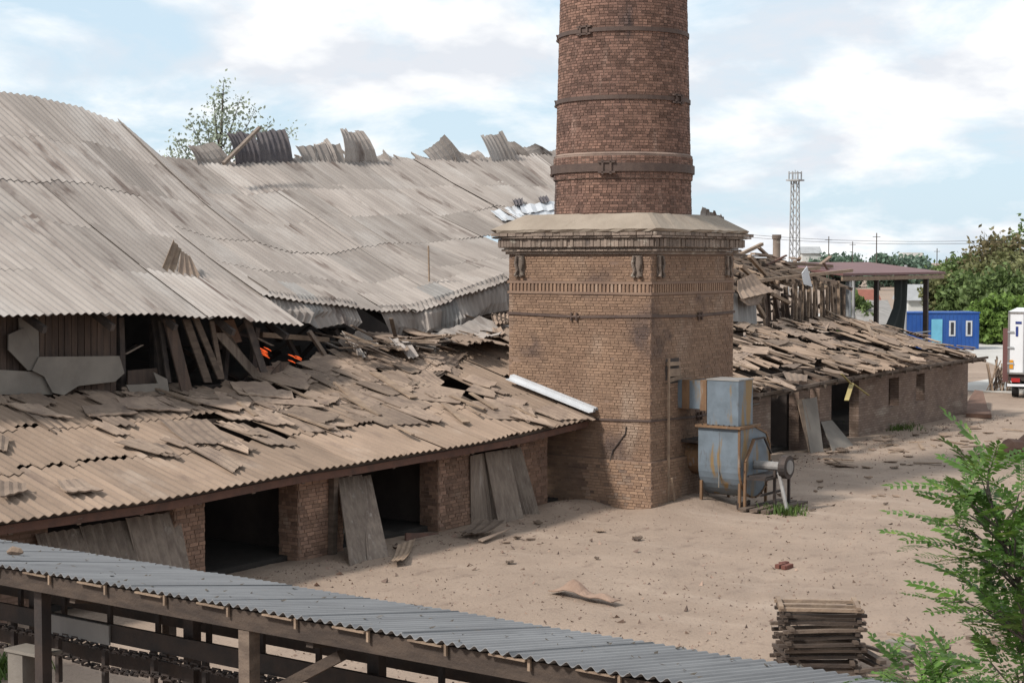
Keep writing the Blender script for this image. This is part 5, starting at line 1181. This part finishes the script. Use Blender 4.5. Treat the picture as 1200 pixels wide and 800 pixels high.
# ------------------------------------------------------------------ trees
def leaf_cloud(centers, sig, n, size, asp=.55):
    C = centers[NR.randint(0, len(centers), n)] + NR.normal(0, 1, (n, 3)) * sig
    a = NR.normal(0, 1, (n, 3)); a /= np.linalg.norm(a, axis=1)[:, None]; b = NR.normal(0, 1, (n, 3)); b -= a * (a * b).sum(1)[:, None]; b /= np.linalg.norm(b, axis=1)[:, None]
    s = size * NR.uniform(.5, 1.2, (n, 1)); V = np.stack([C - a * s, C + b * s * asp, C + a * s, C - b * s * asp], 1).reshape(-1, 3)
    return V, np.arange(4 * n).reshape(-1, 4)
def tree(px, ptop, pbase, D, rx, m, label, n=5000, leaf=.22, clumps=60, shape='round', name='leafy_tree', cat='tree', group=None, bare=0.0, trunk=.18, low=.15):
    c = P(px, pbase, D=D); H = P(px, ptop, D=D).z; z0 = 0.0; c.z = 0
    t = thing(name, c, label, cat, group)
    k = clumps; cen = []
    while len(cen) < k:
        u = NR.uniform(-1, 1, 3)
        if np.dot(u, u) > 1: continue
        zc = H * (low + (1 - low) / 2); hz = H * (1 - low) / 2
        q = np.array([u[0] * rx, u[1] * rx, zc + u[2] * hz])
        if shape == 'cone': f = 1 - (q[2] - H * low) / (H * (1 - low)); q[0] *= f * 1.3; q[1] *= f * 1.3
        cen.append(q)
    cen = np.array(cen) + np.array([c.x, c.y, 0])
    mb = MB(); mb.tube([c, c + Vector((U(-.2, .2), U(-.2, .2), H * .4)), c + Vector((U(-.4, .4), U(-.4, .4), H * .85))], [trunk, trunk * .7, trunk * .2], 7)
    mb.build('trunk', BARK, t)
    mb = MB()
    for q in cen[:: max(1, k // 22)]:
        s = c + Vector((0, 0, max(.3, q[2] - rx * .7))) if q[2] > 1 else c; s.z = min(s.z, H * .8); qq = Vector(q); mb.tube([s, lerp(s, qq, .5) + Vector((0, 0, .2)), qq], [trunk * .35, trunk * .22, trunk * .06], 5)
    mb.build('limbs', BARK, t)
    if bare < 1:
        sg = np.array([rx * .16, rx * .16, max(rx * .14, H * .035)])
        V, F = leaf_cloud(cen, sg, n, leaf); o = link('crown', quick_mesh('crown', V - np.array(c), F), m, t, c)
    return t
tg = 'trees on the right slope'
for a in ((1140, 300, 395, 165, 3.4, LEAF_A, 'dark green tree above the middle of the blue cabin roof', 6000), (1164, 296, 395, 158, 3.3, LEAF_C, 'olive green tree above the right end of the blue cabin', 6000), (1178, 278, 395, 162, 4.2, LEAF_R, 'russet tinged tree right of the bare treetop', 6500), (1205, 262, 395, 170, 4.5, LEAF_A, 'tallest green tree at the right picture edge', 6500), (1146, 318, 395, 150, 2.9, LEAF_A, 'dense green tree just behind the blue cabin', 6000), (1118, 334, 395, 150, 1.7, LEAF_A, 'dark tree behind the last canopy post', 4500),
          (1104, 324, 395, 152, 1.9, LEAF_C, 'pale olive tree just right of the last canopy post', 4500), (1124, 304, 395, 168, 2.8, LEAF_A, 'mid green tree at the left end of the right slope', 5500), (1170, 318, 400, 142, 3.0, LEAF_A, 'deep green tree right of the blue cabin', 6000), (1196, 305, 400, 145, 3.4, LEAF_C, 'olive tree above the white truck', 6000)):
    tree(a[0], a[1], a[2], a[3], a[4], a[5], a[6], a[7], .30, 70, group=tg, low=.06)
for px, pt0, d, l in ((1162, 352, 136, 'bright green bush right of the blue cabin'), (1182, 345, 138, 'tall bright green bush left of the white truck'), (1198, 352, 134, 'bright green bush behind the white truck')):
    tree(px, pt0, 405, d, 1.9, LEAF_B, l, 3800, .26, 40, name='leafy_bush', cat='bush', group='bright bushes by the cabin', low=.02, trunk=.08)
tree(1152, 268, 395, 168, 2.6, BARK, 'bare leafless treetop above the right slope', 0, .2, 80, bare=1.0, trunk=.2, name='bare_tree', group=tg, low=.5)
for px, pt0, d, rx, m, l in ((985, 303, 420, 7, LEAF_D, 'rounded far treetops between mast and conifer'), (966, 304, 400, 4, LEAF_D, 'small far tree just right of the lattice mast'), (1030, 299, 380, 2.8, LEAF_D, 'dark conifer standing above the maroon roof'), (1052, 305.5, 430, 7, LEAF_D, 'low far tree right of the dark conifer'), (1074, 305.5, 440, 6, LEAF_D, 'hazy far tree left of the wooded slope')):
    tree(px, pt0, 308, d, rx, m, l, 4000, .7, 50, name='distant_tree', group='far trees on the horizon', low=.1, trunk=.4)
tree(1003, 338, 385, 120, 1.3, LEAF_A, 'dark green tree under the far canopy roof', 4000, .25, 40, group=None, low=.02, trunk=.1)
tree(1038, 368, 390, 150, 1.2, LEAF_B, 'bright green tree seen between the canopy posts', 4000, .28, 40, group=None, low=.02, trunk=.1)
tree(1076, 372, 392, 150, 1.3, LEAF_A, 'green tree seen between curtain and last canopy post', 4000, .28, 40, group=None, low=.02, trunk=.1)
# sparse tree behind the left roof
def sparse_tree():
    D = 78; c = P(262, 300, D=D); c.z = 0
    t = thing('slender_tree', c, 'slender sparse pale green tree rising behind the broken roof ridge', 'tree')
    tips = [(262, 96), (250, 115), (283, 112), (238, 135), (222, 140), (205, 160), (300, 128), (318, 145), (345, 152), (230, 165), (262, 130), (275, 150), (250, 155), (210, 178), (195, 180), (300, 158), (325, 165), (240, 180)]
    mb = MB(); mb.tube([c, P(256, 200, D=D), P(260, 140, D=D), P(262, 98, D=D)], [.22, .12, .06, .015], 6); mb.build('trunk', BARK, t)
    mb = MB(); cen = []
    for x, y in tips:
        b0 = P(258 + (x - 258) * .15, min(y + 60, 230), D=D); e = P(x, y, D=D + U(-1.5, 1.5)); mb.tube([b0, lerp(b0, e, .5) + Vector((0, 0, -.15)), e], [.05, .03, .008], 5)
        for q in np.linspace(.35, 1, 9): cen.append(tuple(lerp(b0, e, q)))
    mb.build('limbs', BARK, t); V, F = leaf_cloud(np.array(cen), np.array([.22, .22, .22]), 2600, .11, .6)
    link('crown', quick_mesh('crown', V - np.array(c), F), LEAF_P, t, c)
sparse_tree()
# buildings glimpsed under the canopy
def house(px0, px1, ytop, ybase, D, wm_, rm, label, roof=True, name='low_house'):
    a, b = P(px0, ybase, D=D), P(px1, ybase, D=D); a.z = b.z = 0; W = (b - a).length; zt = P(px0, ytop, D=D).z; O = oriented(a, ang)
    t = thing(name, a, label, 'house')
    mb = MB(); obox(mb, O, (0, 0, -.1), (W, 6, zt)); mb.build('wall', wm_, t)
    if roof:
        mb = MB(); mb.prism([O(-.3, -.4, zt + .01), O(-.3, 6.4, zt + .01), O(-.3, 3, zt + 1.7)], O(W + .6, 0, 0) - O(0, 0, 0)); mb.build('roof', rm, t)
    k = max(1, int(W / 3))
    for i in range(k):
        x = (i + .5) * W / k; mb = MB(); obox(mb, O, (x - .5, -.05, zt * .35), (x + .5, -.01, zt * .8)); wn = mb.build('window', WHITE, t)
        mb = MB(); obox(mb, O, (x - .38, -.07, zt * .35 + .12), (x + .38, -.055, zt * .8 - .12)); mb.build('pane', GLASS, wn)
house(1006, 1032, 362, 392, 145, PLASTER, REDTILE, 'pale house with red roof glimpsed under the far canopy')
house(1010, 1046, 380, 400, 118, PLASTER, GALVEDGE, 'low white shed with grey roof glimpsed behind the canopy posts', name='low_shed')
house(1064, 1110, 352, 392, 175, PLASTER, STEELGREY, 'pale grey building glimpsed left of the last canopy post', name='grey_building')
house(940, 962, 297, 308, 400, PLASTER, STEELGREY, 'distant white building at the foot of the lattice mast', name='distant_house')
house(1058, 1082, 296, 308, 520, PLASTER, STEELGREY, 'hazy distant block beyond the far trees', False, name='distant_block')

# ------------------------------------------------------------------ leafy foreground trees with feathered leaves
def frond_mesh(i):
    rg = random.Random(i); V, F = [], []; Lf = .46; n = 10
    for k in range(n):
        t = (k + .8) / n; x = Lf * t; z = -.10 * t * t
        for s in (-1, 1):
            l = .10 * (1 - .45 * abs(t - .45)) * rg.uniform(.7, 1.2); an = math.radians(rg.uniform(50, 72)); w_ = l * .46; dz = rg.uniform(-.25, .05) * l
            d = Vector((math.cos(an), s * math.sin(an), 0)); q = Vector((-d.y, d.x, 0)); p = Vector((x, 0, z)); b = len(V)
            V += [tuple(p), tuple(p + d * l * .5 + q * w_ / 2 + Vector((0, 0, dz * .4))), tuple(p + d * l + Vector((0, 0, dz))), tuple(p + d * l * .5 - q * w_ / 2 + Vector((0, 0, dz * .4 + .006)))]
            F.append((b, b + 1, b + 2, b + 3))
    b = len(V); p = Vector((Lf, 0, -.10)); V += [tuple(p), tuple(p + Vector((.04, .02, 0))), tuple(p + Vector((.085, 0, -.02))), tuple(p + Vector((.04, -.02, 0)))]; F.append((b, b + 1, b + 2, b + 3))
    for k in range(4):
        t0, t1 = k / 4, (k + 1) / 4; b = len(V); r_ = .004
        V += [(Lf * t0, -r_, -.10 * t0 * t0), (Lf * t0, r_, -.10 * t0 * t0), (Lf * t1, r_, -.10 * t1 * t1), (Lf * t1, -r_, -.10 * t1 * t1)]; F.append((b, b + 1, b + 2, b + 3))
    me = quick_mesh('leaf', V, F); me.materials.append(FROND); return me
FM = [frond_mesh(i) for i in range(5)]
def feather_tree(root, tips, label, D, nmax, spine, name='feather_leaf_tree', cat='tree'):
    c = P(*root, D=D); base = Vector((c.x, c.y, 0)); t = thing(name, base, label, cat)
    mb = MB(); mb.tube([base, lerp(base, c, .5) + Vector((.05, .03, 0)), c], [.035, .022, .013], 7); mb.build('trunk', BARK, t)
    cnt = 0; sp_ = [c, lerp(c, P(*spine[0], D=D), .5) + Vector((.04, -.03, 0)), P(*spine[0], D=D), P(*spine[1], D=D)]
    mb = MB(); mb.tube(sp_, [.014, .012, .009, .004], 6); mb.build('leader', BARK, t)
    for x, y, dd in tips:
        e = P(x, y, D=D + dd); zt0 = e.z - U(.15, .4); hub = sp_[0]
        for a_, b_ in zip(sp_[:-1], sp_[1:]):
            for q_ in (0, .25, .5, .75, 1):
                m_ = lerp(a_, b_, q_)
                if m_.z <= zt0: hub = m_
        mid = lerp(hub, e, .5) + Vector((U(-.06, .06), U(-.06, .06), .10)); pts = [hub, lerp(hub, mid, .6), mid, lerp(mid, e, .5) + Vector((0, 0, .04)), e]
        mb = MB(); mb.tube(pts, [.011, .009, .007, .005, .003], 5); mb.build('branch', BARK, t)
        Lb = (e - hub).length; n = max(5, int(Lb / .085)); a0 = U(0, 6)
        for k in range(n):
            q = .12 + .88 * k / (n - 1)
            if cnt >= nmax: break
            s = q * 4; i = min(3, int(s)); p = lerp(pts[i], pts[i + 1], s - i); az = a0 + k * 2.4; out = (e - hub).normalized()
            d = (Vector((math.cos(az), math.sin(az), 0)) * .9 + out * .7 + Vector((0, 0, U(-.05, .35)))).normalized()
            pitch = -math.asin(max(-1, min(1, d.z))); yaw = math.atan2(d.y, d.x); sc = U(.65, 1.15) * (1.0 if q < .9 else .75)
            link('leaf', R.choice(FM), None, t, p, Euler((U(-.4, .4), pitch, yaw)), (sc, sc, sc)); cnt += 1
    return t
feather_tree((1203, 752), [(1107, 576, -.2), (1132, 561, .2), (1172, 551, 0), (1097, 616, .1), (1122, 606, -.3), (1162, 596, .3), (1197, 576, -.2), (1112, 656, -.2), (1142, 641, .3), (1177, 626, -.3), (1162, 676, -.4), (1197, 656, -.4), (1212, 616, .2), (1127, 684, .2), (1237, 586, 0), (1242, 636, .2), (1187, 706, -.3), (1222, 676, -.5), (1142, 586, .4), (1182, 656, .5), (1107, 706, -.2), (1134, 718, .2), (1162, 721, -.2), (1184, 732, .2), (1087, 641, .1)], 'nearest leafy green tree with feathered leaves at the right edge', 12.5, 240, ((1178, 640), (1150, 560)))
feather_tree((1195, 815), [(1150, 775, .2), (1180, 745, -.1), (1205, 730, .2), (1160, 795, -.2), (1200, 770, -.3), (1225, 740, .1), (1185, 720, .1), (1215, 700, 0), (1190, 795, -.4)], 'dark leafy shrub filling the lower right corner', 13.2, 140, ((1195, 770), (1205, 730)), 'feather_leaf_shrub', 'shrub')
feather_tree((1085, 850), [(1046, 772, 0), (1086, 764, .2), (1060, 795, -.2), (1105, 796, .1), (1125, 800, .3), (1035, 800, .1), (1080, 806, -.3), (1145, 800, -.2)], 'low bright green shrub beside the loose poles', 14.5, 95, ((1085, 810), (1080, 785)), 'feather_leaf_shrub', 'shrub')
